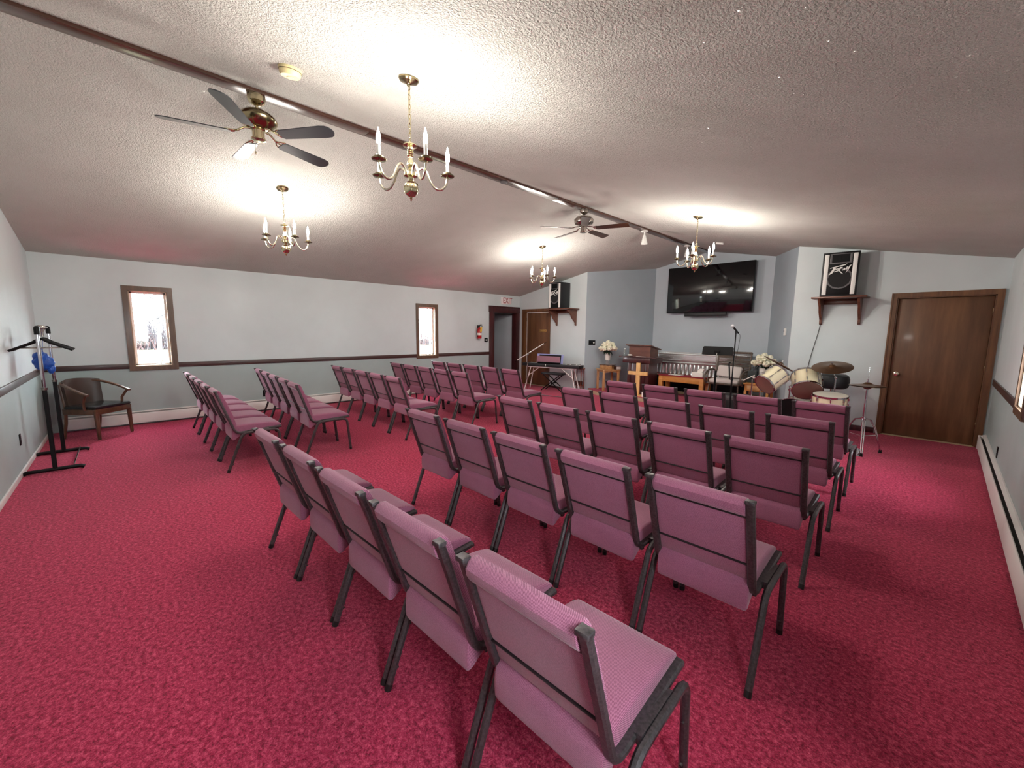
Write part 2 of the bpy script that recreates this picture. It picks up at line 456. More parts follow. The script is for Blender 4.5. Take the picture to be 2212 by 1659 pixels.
# ------------------------------------------------------------------ trim
t = MB()
segs = [(YB, .036), (.639, 5.135), (5.75, 7.42)]
for a, b_ in segs: t.box(XL, XL+.02, a, b_, RAILZ0, RAILZ1, .004)
struct(t.build('trim_1', M_RAIL))
t = MB()
for a, b_ in [(YB, .10), (.715, 5.30), (5.92, 8.53)]: t.box(XR-.02, XR, a, b_, RAILZ0, RAILZ1, .004)
struct(t.build('trim_2', M_RAIL))
t = MB(); t.box(XL, XR, YB, YB+.02, RAILZ0, RAILZ1, .004); struct(t.build('trim_3', M_RAILX))
t = MB(); t.box(XL, XR, YB, YB+.015, 0, .055, .003); struct(t.build('baseboard_back', M_WHITE))
t = MB(); t.box(-1.915, -.665, YF-.015, YF, 0, .09, .003); t.box(-7.55, -6.37, YF-.015, YF, 0, .06, .003)
struct(t.build('baseboard_front', M_CHERRY))
t = MB(); t.box(ALC[1][0], ALC[2][0], 10.362, 10.38, .1, .17, .003)
d = (Vector((*ALC[1], 0))-Vector((*ALC[0], 0)))
struct(t.build('baseboard_alcove', M_TAN))
# ridge beam, built of boards
beam = MB()
for a, b_ in ((YB, 1.9), (1.903, 4.72), (4.723, 7.2), (7.203, 10.37)): beam.box(RX-.06, RX+.07, a, b_, 3.452, 3.5, .003)
struct(beam.build('trim_ridge', M_BEAM))

# ------------------------------------------------------------------ windows
def window(n, xw, sgn, y0, y1, z0, z1):
    """sgn=+1: room is on +x side of xw. outer casing y0..y1,z0..z1"""
    r = bpy.data.objects.new('window_%d' % n, None); COL.objects.link(r); struct(r)
    cw = .07; b_ = MB()
    x0, x1 = (xw, xw+.02) if sgn > 0 else (xw-.02, xw)
    b_.prism([(y0, z0), (y0+cw, z0+cw), (y0+cw, z1-cw), (y0, z1)], x0, x1, 'x')
    b_.prism([(y1, z0), (y1, z1), (y1-cw, z1-cw), (y1-cw, z0+cw)], x0, x1, 'x')
    b_.prism([(y0, z0), (y1, z0), (y1-cw, z0+cw), (y0+cw, z0+cw)], x0, x1, 'x')
    b_.prism([(y0, z1), (y0+cw, z1-cw), (y1-cw, z1-cw), (y1, z1)], x0, x1, 'x')
    b_.build('window_casing', M_CASE, r)
    ya, yb, za, zb = y0+cw, y1-cw, z0+cw, z1-cw
    j = MB(); xi = xw-sgn*.11; xs_ = sorted((xw, xi)); th = .012
    j.box(xs_[0], xs_[1], ya-.005, ya+th, za, zb); j.box(xs_[0], xs_[1], yb-th, yb+.005, za, zb)
    j.box(xs_[0], xs_[1], ya, yb, za-.005, za+th); j.box(xs_[0], xs_[1], ya, yb, zb-th, zb+.005)
    j.build('window_jamb', M_JAMB, r)
    s_ = MB(); sw = .03; xa, xb = sorted((xi, xi+sgn*.03))
    s_.box(xa, xb, ya+th, ya+th+sw, za+th, zb-th, .003); s_.box(xa, xb, yb-th-sw, yb-th, za+th, zb-th, .003)
    s_.box(xa, xb, ya+th, yb-th, za+th, za+th+sw, .003); s_.box(xa, xb, ya+th, yb-th, zb-th-sw, zb-th, .003)
    s_.build('window_sash', M_WHITE, r)
    g = MB(); xm = (xa+xb)/2; g.box(xm-.003, xm+.003, ya+th+sw, yb-th-sw, za+th+sw, zb-th-sw); g.build('window_pane', M_PANE, r, 0)
    k = MB(); yc = ya+(yb-ya)*.68; xk = xi+sgn*.05
    k.box(min(xk, xk-sgn*.02), max(xk, xk-sgn*.02), yc-.06, yc+.06, za+th, za+th+.018, .004)
    k.tube([(xk, yc, za+th+.015), (xk+sgn*.02, yc+.01, za+th+.05), (xk+sgn*.03, yc+.025, za+th+.085)], .005, 8)
    k.ball((xk+sgn*.03, yc+.025, za+th+.09), .009, 1)
    k.build('window_crank', M_NICKEL, r)
window(1, XL, 1, .036, .639, .858, 2.183)
window(2, XL, 1, 5.136, 5.748, .858, 2.183)
window(3, XR, -1, 5.30, 5.915, .858, 2.183)
window(4, XR, -1, .10, .715, .858, 2.183)  # assumed unseen window, added to bring daylight to the near chairs and ceiling

# ------------------------------------------------------------------ doors
r = bpy.data.objects.new('door_1', None); COL.objects.link(r); struct(r)
b_ = MB()
ya, yb, za = 7.423, 8.595, 2.246
for a, c_ in ((ya, 7.605), (8.45, yb)): b_.box(XL, XL+.028, a, c_, 0, 2.07, .006)
b_.box(XL, XL+.032, ya-.015, yb, 2.07, za-.03, .006); b_.box(XL, XL+.045, ya-.02, yb, za-.03, za, .006)
b_.build('door_casing', M_CHERRY, r)
j = MB(); j.box(XL-T, XL, 7.59, 7.61, 0, 2.075); j.box(XL-T, XL, 8.445, 8.465, 0, 2.075); j.box(XL-T, XL, 7.59, 8.465, 2.06, 2.08)
j.build('door_jamb', M_CHERRY, r)
e_ = MB(); e_.box(-9.86, -9.0, 8.52, 8.56, .01, 2.03, .004); e_.build('door_leaf', M_BLUELT, r)

def door(n, x0, x1, zt, knob_left, casing_l, casing_r, slabmat, ajar=0):
    r = bpy.data.objects.new('door_%d' % n, None); COL.objects.link(r); struct(r)
    c_ = MB(); cw = .068; yf = YF-.018
    zo = zt+cw
    c_.prism([(x0-casing_l, 0), (x0, 0), (x0, zt), (x0-casing_l, zo)], yf, YF); c_.prism([(x1, 0), (x1+casing_r, 0), (x1+casing_r, zo), (x1, zt)], yf, YF)
    c_.prism([(x0, zt), (x1, zt), (x1+casing_r, zo), (x0-casing_l, zo)], yf, YF)
    c_.prism([(x0-casing_l, 0), (x0-casing_l+.018, 0), (x0-casing_l+.018, zo-.02), (x0-casing_l, zo)], yf-.008, yf)
    c_.prism([(x1+casing_r-.018, 0), (x1+casing_r, 0), (x1+casing_r, zo), (x1+casing_r-.018, zo-.02)], yf-.008, yf)
    c_.build('door_casing', M_DOORC, r)
    j = MB(); j.box(x0-.004, x0+.014, YF-.002, YF+T, 0, zt); j.box(x1-.014, x1+.004, YF-.002, YF+T, 0, zt); j.box(x0, x1, YF-.002, YF+T, zt-.014, zt+.004)
    j.box(x0, x0+.03, YF+.085, YF+T, 0, zt); j.box(x1-.03, x1, YF+.085, YF+T, 0, zt); j.box(x0, x1, YF+.085, YF+T, zt-.03, zt)
    j.build('door_jamb', M_DOORC, r)
    s_ = MB(); g = .018 if n == 2 else .016
    s_.box(x0+g+(.02 if n == 2 else 0), x1-.016, YF+.045, YF+.085, .012, zt-(.045 if n == 2 else .017), .002)
    sl = s_.build('door_leaf', slabmat, r)
    k = MB(); xk = x0+.085 if knob_left else x1-.075
    M = Matrix.Translation((xk, YF+.045, .965)) @ Matrix.Rotation(R(90), 4, 'X')
    k.lathe([(.032, 0), (.032, .006), (.012, .012), (.011, .035), (.024, .042), (.029, .055), (.026, .066), (.008, .07), (.0, .07)], n=20, M=M)
    if n != 2: k.build('door_knob', M_SILVER, sl)
    h = MB()
    for z in (.25, 1.05, 1.85): h.box(x1-.018 if knob_left else x0+.012, x1-.008 if knob_left else x0+.024, YF+.035, YF+.047, z, z+.09, .002)
    h.build('door_hinge', M_BRASSD, sl)
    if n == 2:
        q = MB(); q.box(x0+.018, x0+.034, YF+.05, YF+.06, .012, zt-.02); q.box(x0+.018, x1-.02, YF+.05, YF+.06, zt-.040, zt-.018); q.build('gap_light_strip', M_PAPER, r)  # pale strips coloured in as light showing through the door gap
    th = MB(); th.box(x0, x1, YF-.005, YF+T, -.01, .012, .003); th.build('door_threshold', M_TAN, r)
    return sl
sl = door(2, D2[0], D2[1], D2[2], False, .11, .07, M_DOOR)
p = MB(); p.box(-8.0, -7.74, YF+.038, YF+.046, 1.545, 1.605, .004); pl = p.build('door_plaque', M_GOLDPL, sl)
p = MB()
for x in (-7.975, -7.765): p.cyl((x, YF+.034, 1.575), (x, YF+.04, 1.575), .008, n=10)
p.build('screw', M_BLACK, pl)
door(3, D3[0], D3[1], D3[2], True, .066, .066, M_DOOR)

# ------------------------------------------------------------------ baseboard heaters
def heater(label, x, sgn, y0, y1, joints):
    r = thing('baseboard_heater', label, 'heater', (x, y0, 0), 0, 'hot water baseboard heaters')
    L = y1-y0; S = lambda a, b_: (min(a*sgn, b_*sgn), max(a*sgn, b_*sgn))
    b_ = MB(); xa, xb = S(0, .012); b_.box(xa, xb, 0, L, .02, .215); b_.prism([(0, .215), (sgn*.035, .205), (sgn*.035, .198), (0, .205)], 0, L, 'y')
    b_.build('back_plate', M_WHITE, r)
    js = [0]+[j_-y0 for j_ in joints]+[L]
    for a, c_ in zip(js, js[1:]):
        p = MB(); p.prism([(sgn*.062, .03), (sgn*.07, .03), (sgn*.07, .165), (sgn*.058, .185), (sgn*.052, .183), (sgn*.062, .162)], a+.002, c_-.002, 'y')
        p.build('front_panel', M_WHITE, r)
    s_ = MB(); xa, xb = S(.012, .06); s_.box(xa, xb, .01, L-.01, .06, .15); s_.build('heating_element', M_FIN, r)
    e_ = MB(); xa, xb = S(0, .072); e_.box(xa, xb, -.012, .006, 0, .195, .004); e_.box(xa, xb, L-.006, L+.012, 0, .195, .004)
    e_.build('end_cap', M_WHITE, r)
heater('long white baseboard heater under the two narrow windows', XL+.001, 1, -.72, 7.3, [2.2, 4.9])
heater('long white baseboard heater along the wall beside the plain brown door', XR-.001, -1, -.7, 8.49, [1.6, 4.68, 6.63])

# ------------------------------------------------------------------ chairs
def make_chair():
    t = thing('stacking_chair', 'mauve chair', 'chair', (0, 0, 0), 0, 'mauve upholstered stacking chairs')
    d = Vector((0, .15, -.46)).normalized(); n = Vector((0, -d.z, d.y)); n = Vector((0, .951, .31))
    top = Vector((0, 0, .88))
    def uw(u, w, x=0): return top+d*u+n*w+Vector((x, 0, 0))
    # seat cushion
    prof = [(.150, .470), (.185, .487), (.30, .492), (.45, .488), (.545, .478), (.604, .462), (.618, .444), (.612, .424), (.590, .412), (.45, .405), (.30, .398), (.20, .368), (.160, .338), (.142, .334), (.132, .345), (.130, .400), (.134, .445)]
    prof = [(a, b_) for a, b_ in prof]
    P = [Vector((0, a, b_)) for a, b_ in prof]
    # densify with closed catmull
    D = []
    m_ = len(P)
    for i in range(m_):
        a, b_, c_, e_ = P[i-1], P[i], P[(i+1) % m_], P[(i+2) % m_]
        for k in range(2):
            q = k/2; D.append(.5*((2*b_)+(c_-a)*q+(2*a-5*b_+4*c_-e_)*q*q+(3*b_-a-3*c_+e_)*q**3))
    cen = Vector((0, .36, .43)); s_ = MB(); rings = []
    for fx, sc, cr in ((-1, .80, 0), (-.993, .90, 0), (-.975, .965, .2), (-.93, 1, .4), (-.6, 1, .8), (0, 1, 1), (.6, 1, .8), (.93, 1, .4), (.975, .965, .2), (.993, .90, 0), (1, .80, 0)):
        ring = []
        for p in D:
            q = Vector((0, cen.y+(p.y-cen.y)*(1-(1-sc)*.15), cen.z+(p.z-cen.z)*sc))
            hw = .206-.002*min(1, max(0, (p.y-.13)/.25))
            if q.z > .47: q.z += .006*cr
            ring.append(Vector((fx*hw, q.y, q.z)))
        rings.append(ring)
    s_.loft(rings); s_.build('seat', M_FAB, t, 50)
    # back cushion with the rolled top
    bp = [(.004, .030), (.006, .010), (.020, -.006), (.045, -.009), (.066, -.004), (.076, .006), (.084, .013), (.16, .010), (.30, .010), (.335, .013), (.42, .014), (.444, .030), (.42, .054), (.30, .066), (.12, .062), (.04, .058), (.012, .048)]
    s_ = MB(); rings = []
    for x, sc in ((-.197, .9), (-.195, .97), (-.185, 1), (.185, 1), (.195, .97), (.197, .9)):
        rings.append([uw(.22+(u-.22)*(1-(1-sc)*.06), .03+(w-.03)*sc, x) for u, w in bp])
    s_.loft(rings); bk = s_.build('backrest', M_FAB, t, 40)
    for u in (.083, .335):
        q = MB(); q.bar([uw(u, .0115, -.196), uw(u, .0115, .196)], .009, .012, side=d); q.build('back_rail', M_SEAM, bk)
    # posts running into the seat side rails
    for sx in (-1, 1):
        x = sx*.2145
        path = fillet([Vector((x, .010, .882)), Vector((x, .010+.155, .882-.475)), Vector((x, .612, .430))], .06)
        s_ = MB(); s_.bar(path, .034, .026, (1, 0, 0)); po = s_.build('back_post', M_FRAME, t)
        s_ = MB(); s_.box(x-.0185, x+.0185, -.006, .026, .872, .889, .003); s_.build('post_cap', M_FRAME, po)
    s_ = MB()
    for y, z in ((.22, .392), (.55, .412)): s_.box(-.22, .22, y-.012, y+.012, z-.012, z+.004)
    for sx in (-1, 1): s_.box(min(sx*.222, sx*.246), max(sx*.222, sx*.246), .27, .48, .398, .43)
    s_.build('seat_frame', M_FRAME, t)
    # legs: rear and front halves of each side loop
    for sx in (-1, 1):
        x = sx*.2545
        rear = fillet([Vector((x, .068, 0.006)), Vector((x, .222, .408)), Vector((x, .36, .414))], .055)
        front = fillet([Vector((x, .606, 0.006)), Vector((x, .570, .412)), Vector((x, .355, .414))], .055)
        for path, nb in ((rear, 1), (front, -1)):
            s_ = MB(); s_.bar(path, .028, .028, (1, 0, 0), .3)
            a, b_ = Vector(path[0]), Vector(path[1]); dd = (b_-a)
            for f_ in (.22, .72):
                q = a+dd*f_; s_.cyl(q, q+Vector((0, .022*nb, -.004)), .006, .005, 8)
            lg = s_.build('leg', M_FRAME, t)
            s_ = MB(); s_.bar([a-dd.normalized()*.006, a+dd.normalized()*.022], .029, .030, (1, 0, 0), .3); s_.build('glide', M_GLIDE, lg)
    return t
CH0 = make_chair()
first = [True]
ORD = ['first', 'second', 'third', 'fourth', 'fifth']
def put_chair(x, y, rz, label):
    o_ = CH0 if first[0] else dup(CH0)
    first[0] = False
    o_.location = (x, y, 0); o_.rotation_euler = (0, 0, R(rz)); o_['label'] = label
ROWN = ['back row', 'fourth row', 'third row', 'second row', 'front row']
# drum-side block (five rows from the camera forward); x,y are the middle of the top of each back
RB = [(-1.805, .637, 2.6), (-1.787, 1.728, 1.2), (-1.815, 2.806, 1.4), (-1.852, 3.851, 1.2), (-1.887, 4.858, 1.0)]
for ri, (x, y, a) in enumerate(RB):
    for ci in range(5):
        o = (ci-2)*.5495
        put_chair(x+o*math.cos(R(a)), y+o*math.sin(R(a))+random.uniform(-.006, .006), a+random.uniform(-.25, .25),
                  'mauve padded chair, %s of the drum-side block, %s seat from the centre aisle' % (ROWN[ri], ORD[ci]))
# window-side block: row = (x of the aisle chair, y of the aisle chair, row angle)
LB = [(-5.435, .638, .4), (-5.49, 1.455, -2.2), (-5.375, 2.725, -1.0), (-5.365, 3.885, -1.2), (-5.215, 4.865, .8)]
for ri, (x, y, a) in enumerate(LB):
    for k in range(5):
        put_chair(x-.5495*k*math.cos(R(a)), y-.5495*k*math.sin(R(a))+random.uniform(-.006, .006), a+random.uniform(-.25, .25),
                  'mauve padded chair, %s of the window-side block, %s seat from the centre aisle' % (ROWN[ri], ORD[k]))

# ------------------------------------------------------------------ chandeliers
def make_chandelier(name_loc, label, angs):
    x, y = name_loc; zc = ceil_z(x)
    t = thing('chandelier', label, 'chandelier', (x, y, zc), 0, 'brass candle chandeliers')
    Z = lambda z: z-zc
    tilt = math.atan(SL if x < RX else -SR)
    s_ = MB(); M = Matrix.Rotation(-tilt, 4, 'Y')
    s_.lathe([(.0, -.002), (.066, -.002), (.066, -.010), (.058, -.020), (.030, -.028), (.012, -.036), (.008, -.046), (0, -.046)], n=28, M=M)
    s_.build('canopy', M_BRASSD, t)
    # chain of links
    s_ = MB(); z0, z1 = Z(zc-.04), Z(2.825); nl = 11; pitch = (z0-z1)/nl
    for k in range(nl):
        c_ = z0-pitch*(k+.5); hl = pitch*.62
        pts = []
        for a in range(12):
            an = 2*PI*a/12; u, v_ = .0075*math.cos(an), hl*math.sin(an)
            pts.append((u, 0, c_+v_) if k % 2 else (0, u, c_+v_))
        s_.tube(pts, .003, 6, True)
    s_.build('chain', M_BRASS, t)
    s_ = MB()
    s_.torus((0, 0, Z(2.81)), .012, .003, 14, 6, Matrix.Rotation(R(90), 4, 'X'))
    s_.lathe([(0, Z(2.80)), (.008, Z(2.80)), (.012, Z(2.785)), (.046, Z(2.778)), (.048, Z(2.772)), (.018, Z(2.764)), (.014, Z(2.755)), (.022, Z(2.748)), (.017, Z(2.742)), (.022, Z(2.735)), (.017, Z(2.728)), (.022, Z(2.721)), (.017, Z(2.714)), (.022, Z(2.707)), (.014, Z(2.70)), (.013, Z(2.694)), (.024, Z(2.66)), (.024, Z(2.652)), (.013, Z(2.645)), (.021, Z(2.634)), (.015, Z(2.626)), (.022, Z(2.616)), (.018, Z(2.606)), (.044, Z(2.60)), (.046, Z(2.578)), (.020, Z(2.570)), (.016, Z(2.556)), (.010, Z(2.55)), (.030, Z(2.542)), (.046, Z(2.520)), (.051, Z(2.50)), (.046, Z(2.478)), (.030, Z(2.456)), (.012, Z(2.447)), (.006, Z(2.442)), (.012, Z(2.436)), (.004, Z(2.430)), (.006, Z(2.424)), (0, Z(2.418))], n=24)
    s_.build('column', M_BRASS, t)
    for an in angs:
        c_, q = math.cos(R(an)), math.sin(R(an))
        pth = [(.03, 2.585), (.05, 2.622), (.078, 2.640), (.105, 2.618), (.13, 2.562), (.165, 2.520), (.205, 2.516), (.238, 2.548), (.25, 2.600)]
        s_ = MB(); s_.tube(smoothpath([Vector((r_*c_, r_*q, Z(z))) for r_, z in pth], 5), .0074, 10)
        ar = s_.build('arm', M_SILVER, t)
        cx, cy = .25*c_, .25*q
        s_ = MB(); s_.lathe([(0, Z(2.592)), (.010, Z(2.594)), (.012, Z(2.60)), (.044, Z(2.606)), (.047, Z(2.612)), (.030, Z(2.611)), (.026, Z(2.616)), (.028, Z(2.628)), (.016, Z(2.632)), (0, Z(2.632))], (cx, cy, 0), 20)
        s_.build('drip_cup', M_BRASSD, ar)
        s_ = MB(); s_.cyl((cx, cy, Z(2.63)), (cx, cy, Z(2.700)), .0115, n=14); s_.build('candle_sleeve', M_WHITEP, ar)
        s_ = MB(); s_.lathe([(0, Z(2.700)), (.007, Z(2.700)), (.0115, Z(2.706)), (.0138, Z(2.722)), (.0135, Z(2.738)), (.0122, Z(2.755))], (cx, cy, 0), 12)
        s_.mi = 1; s_.lathe([(.0122, Z(2.755)), (.0095, Z(2.766)), (.0055, Z(2.782)), (.002, Z(2.797)), (0, Z(2.80))], (cx, cy, 0), 12)
        s_.build('bulb', [M_BULB, M_BULBTIP], ar)
    return t
make_chandelier((-2.605, 1.502), 'brass candle chandelier nearest the camera, beside the black-bladed fan', [64, 148, 208, 280, 352])
make_chandelier((-5.587, 1.512), 'brass candle chandelier over the back rows nearest the window wall', [8+72*k for k in range(5)])
make_chandelier((-2.6, 6.06), 'brass candle chandelier hanging in front of the large television', [68+72*k for k in range(5)])
make_chandelier((-5.611, 6.096), 'brass candle chandelier beside the loudspeaker above the ajar door', [48+72*k for k in range(5)])

# ------------------------------------------------------------------ ceiling fans
def make_fan(y, label, ang0, Rtip, zb, blade_m, metal, squared, motor):
    z0 = 3.452
    t = thing('ceiling_fan', label, 'fan', (RX, y, z0), 0, 'ceiling fans on the ridge beam')
    Z = lambda z: z-z0
    s_ = MB(); s_.lathe([(0, 0), (.066, 0), (.068, -.02), (.062, -.048), (.040, -.068), (.018, -.078), (0, -.078)], n=28); s_.build('canopy', metal, t)
    s_ = MB(); s_.cyl((0, 0, -.07), (0, 0, Z(3.335)), .0125, n=14); s_.lathe([(.02, Z(3.352)), (.02, Z(3.33)), (0.01, Z(3.33))], n=16); s_.build('down_rod', metal, t)
    s_ = MB()
    if motor == 'bowl': prof = [(0, 3.340), (.05, 3.338), (.10, 3.318), (.137, 3.285), (.148, 3.262), (.140, 3.240), (.110, 3.215), (.075, 3.198), (.05, 3.19), (0, 3.19)]
    else: prof = [(0, 3.345), (.10, 3.343), (.118, 3.335), (.120, 3.315), (.146, 3.308), (.150, 3.300), (.150, 3.255), (.140, 3.238), (.09, 3.222), (.06, 3.21), (0, 3.21)]
    s_.lathe([(r_, Z(z)) for r_, z in prof], n=36); s_.build('motor_housing', M_BRASSD if motor == 'bowl' else M_NICKEL, t)
    s_ = MB(); s_.lathe([(0, Z(3.20)), (.052, Z(3.20)), (.054, Z(3.185)), (.046, Z(3.18)), (.046, Z(3.125)), (.055, Z(3.12)), (.055, Z(3.108)), (.03, Z(3.10)), (0, Z(3.10))], n=24); s_.build('switch_housing', metal, t)
    s_ = MB(); s_.tube([(.045, -.035, Z(3.115)), (.05, -.04, Z(3.10)), (.05, -.04, Z(3.0))], .0015, 6); s_.lathe([(0, Z(3.0)), (.005, Z(2.995)), (.006, Z(2.98)), (.003, Z(2.972)), (0, Z(2.97))], (.05, -.04, 0), 10); s_.build('pull_chain', M_BRASSD, t)
    for k in range(5):
        a = R(ang0+72*k)
        M = Matrix.Rotation(a, 4, 'Z')
        P = Matrix.Rotation(R(-12), 4, 'X')
        # bracket arm
        s_ = MB()
        s_.tube([M @ Vector((.05, 0, Z(3.195))), M @ Vector((.10, 0, Z(3.19))), M @ Vector((.145, 0, Z(zb+.02))), M @ Vector((.185, 0, Z(zb+.008)))], .008, 8)
        for sy in (-1, 1):
            s_.tube([M @ Vector((.15, 0, Z(zb+.016))), M @ Vector((.175, sy*.03, Z(zb+.008)-sy*.006)), M @ Vector((.205, sy*.045, Z(zb+.005)-sy*.01)), M @ Vector((.235, sy*.035, Z(zb+.005)-sy*.008))], .006, 6)
        s_.tube([M @ Vector((.18, 0, Z(zb+.008))), M @ Vector((.24, 0, Z(zb+.006)))], .006, 6)
        ar = s_.build('blade_arm', metal, t)
        r0, r1, w0, w1 = .195, Rtip, .052, .068
        out = [(r0, -w0*.7), (r0+.02, -w0)]
        if squared: out += [(r1-.03, -w1), (r1, -w1+.035), (r1, w1-.0), (r1-.0, w1)]
        else: out += [(r1-.09, -w1)]+[(r1-.07+.07*math.sin(PI*q/8), -w1*math.cos(PI*q/8)) for q in range(1, 8)]+[(r1-.09, w1)]
        out += [(r0+.02, w0), (r0, w0*.7)]
        s_ = MB(); T_ = M @ Matrix.Translation((0, 0, Z(zb))) @ P
        s_.prism(out, -.003, .004, 'z', T_); s_.build('blade', blade_m, ar)
    return t
make_fan(.957, 'brass ceiling fan with black round-tipped blades', 38, .675, 3.14, M_BLADE, M_BRASS, False, 'bowl')
make_fan(5.42, 'silver ceiling fan with dark brown blades over the middle rows', 22, .70, 3.16, M_BLADEW, M_NICKEL, True, 'drum')

# ------------------------------------------------------------------ spotlights, detectors on the ridge
def spot(y, label):
    t = thing('spotlight', label, 'spotlight', (RX, y, 3.452), 0, 'white cone spotlights on the ridge beam')
    s_ = MB(); s_.lathe([(0, 0), (.062, 0), (.065, -.008), (.06, -.022), (.02, -.026), (0, -.026)], n=24); s_.build('base', M_WHITEP, t)
    s_ = MB(); s_.cyl((0, 0, -.02), (0, 0, -.085), .012, n=12); s_.ball((0, 0, -.085), .017, 2); s_.build('swivel', M_WHITEP, t)
    s_ = MB(); M = Matrix.Translation((0, 0, -.08)) @ Matrix.Rotation(R(4), 4, 'X')
    s_.lathe([(0, 0), (.022, -.002), (.028, -.02), (.062, -.165), (.058, -.165), (.025, -.03), (0, -.03)], n=24, M=M); s_.build('shade', M_WHITEP, t)
spot(7.3, 'white cone spotlight on the ridge beam beyond the brown-bladed fan')
spot(9.15, 'white cone spotlight at the television end of the ridge beam')
s_ = thing('smoke_detector', 'round cream smoke detector on ceiling between nearest fan and chandelier', 'detector', (-3.30, .985, ceil_z(-3.30)))
q = MB(); M = Matrix.Rotation(math.atan(SR), 4, 'Y')
q.lathe([(0, .002), (.072, .002), (.074, -.012), (.068, -.018), (.068, -.034), (.058, -.05), (.022, -.054), (.02, -.058), (0, -.058)], n=32, M=M); q.build('housing', M_CREAM, s_)
q = MB(); q.torus((0, 0, 0), .07, .002, 32, 6, M @ Matrix.Translation((0, 0, -.017))); q.build('seam_ring', M_BRASSD, s_)
q = MB(); q.lathe([(0, -.001), (.05, -.001), (.05, -.008), (0, -.009)], n=24); tag(q.build('ceiling_disc', M_GREYPL, None, loc=(RX, 3.72, 3.452)), 'small flat grey disc on the ridge beam between the fans', 'cover plate')
q = MB(); M = Matrix.Translation((-3.26, 8.68, ceil_z(-3.26))) @ Matrix.Rotation(math.atan(SR), 4, 'Y'); q.box(-.07, .07, -.03, .03, -.035, .002, .008, M)
tag(q.build('motion_sensor', M_WHITEP), 'small white sensor box on the sloped ceiling near the television', 'sensor')

# ------------------------------------------------------------------ wall plates, exit sign, extinguisher
def plate(name, label, cat, loc, rotz, w, h, m1, detail, group=None):
    t = thing(name, label, cat, loc, rotz, group)     # local: faces -y
    s_ = MB(); s_.box(-w/2, w/2, -.007, 0, -h/2, h/2, .003); s_.build('plate', m1, t)
    s_ = MB()
    if detail == 'dial': M = Matrix.Translation((w*.25 if w > .15 else 0, -.006, 0)) @ Matrix.Rotation(R(90), 4, 'X'); s_.lathe([(0, 0), (.02, 0), (.018, .016), (0, .016)], n=18, M=M); s_.build('dial', M_WHITEP, t)
    elif detail == 'outlet':
        for z in (-.02, .02): s_.box(-.014, .014, -.009, -.006, z-.013, z+.013, .003)
        s_.build('socket', M_GLIDE, t)
plate('dimmer_switch', 'black dimmer plate with white dial left of the cherry doorway', 'switch', (XL, 7.316, 1.296), R(90), .118, .118, M_BLACK, 'dial')
plate('dimmer_switch', 'wide black dimmer plate on the blue wall above the flower table', 'switch', (-6.285, 8.775, 1.28), R(63.5), .19, .12, M_BLACK, 'dial')
plate('wall_outlet', 'black outlet plate on the window wall beside the chair backs', 'outlet', (XL, 1.878, .33), R(90), .08, .125, M_BLACK, 'outlet', 'black wall outlets')
plate('wall_outlet', 'black outlet plate low on the wall behind the coat rack', 'outlet', (-6.62, YB, .355), R(180), .075, .12, M_BLACK, 'outlet', 'black wall outlets')
plate('wall_outlet', 'black outlet plate above the heater by the plain brown door', 'outlet', (XR, 6.82, .30), R(-90), .075, .12, M_BLACK, 'outlet', 'black wall outlets')
plate('wall_outlet', 'black outlet plate on blue wall under the flower table', 'outlet', (-6.17, 9.01, .33), R(63.5), .075, .12, M_BLACK, 'outlet', 'black wall outlets')
t = thing('thermostat', 'small white thermostat on the blue alcove wall right of the television', 'thermostat', (-2.072, 8.948, 1.592), R(-65.8))
s_ = MB(); s_.box(-.045, .045, -.03, 0, -.065, .065, .008); s_.build('housing', M_WHITEP, t); s_ = MB(); s_.box(-.02, .02, -.034, -.028, .0, .03, .003); s_.build('dial', M_GREYPL, t)

t = thing('exit_sign', 'white EXIT sign with red letters over the cherry doorway', 'sign', (XL, 8.05, 2.405), R(90))
s_ = MB(); s_.box(-.19, .19, -.03, 0, -.095, .095, .006); s_.build('sign_box', M_SIGN, t)
s_ = MB(); M = Matrix.Translation((.045, -.031, .0)) @ Matrix.Rotation(R(90), 4, 'X') @ Matrix.Diagonal((.95, 1.25, 1, 1)); textmesh(s_, 'EXIT', .185, M); s_.build('lettering', M_REDTXT, t, 0)

t = thing('fire_extinguisher', 'red fire extinguisher with yellow tag hung on the wall', 'fire extinguisher', (XL, 7.02, 1.34), R(90))
s_ = MB(); s_.lathe([(0, 0), (.055, 0), (.062, .012), (.062, .235), (.05, .27), (.022, .295), (.018, .31), (0, .31)], (0, -.075, 0), 24); s_.build('cylinder', M_REDEN, t)
s_ = MB(); s_.lathe([(.0628, .09), (.0635, .092), (.0635, .15), (.0628, .152)], (0, -.075, 0), 24, ring=True); s_.build('label_band', M_PAPER, t)
s_ = MB(); s_.cyl((0, -.075, .305), (0, -.075, .345), .016, n=12); s_.tube([(0, -.075, .34), (.03, -.09, .352), (.085, -.10, .335)], .008, 8); s_.tube([(0, -.075, .355), (.03, -.09, .378), (.08, -.10, .372)], .007, 8); s_.build('valve_handle', M_BLACK, t)
s_ = MB(); s_.tube(smoothpath([(-.015, -.08, .335), (-.06, -.09, .335), (-.09, -.085, .25), (-.088, -.08, .12), (-.06, -.09, .04)], 6), .009, 8); s_.build('hose', M_BLACK, t)
s_ = MB(); s_.prism([(-.03, .17), (.035, .19), (.045, .31), (-.015, .32)], -.145, -.142); s_.build('tag', M_YELLOW, t)
s_ = MB(); s_.box(-.02, .02, -.02, 0, .05, .36, .003); s_.box(-.066, .066, -.09, -.07, .05, .07); s_.build('bracket', M_GREYPL, t)

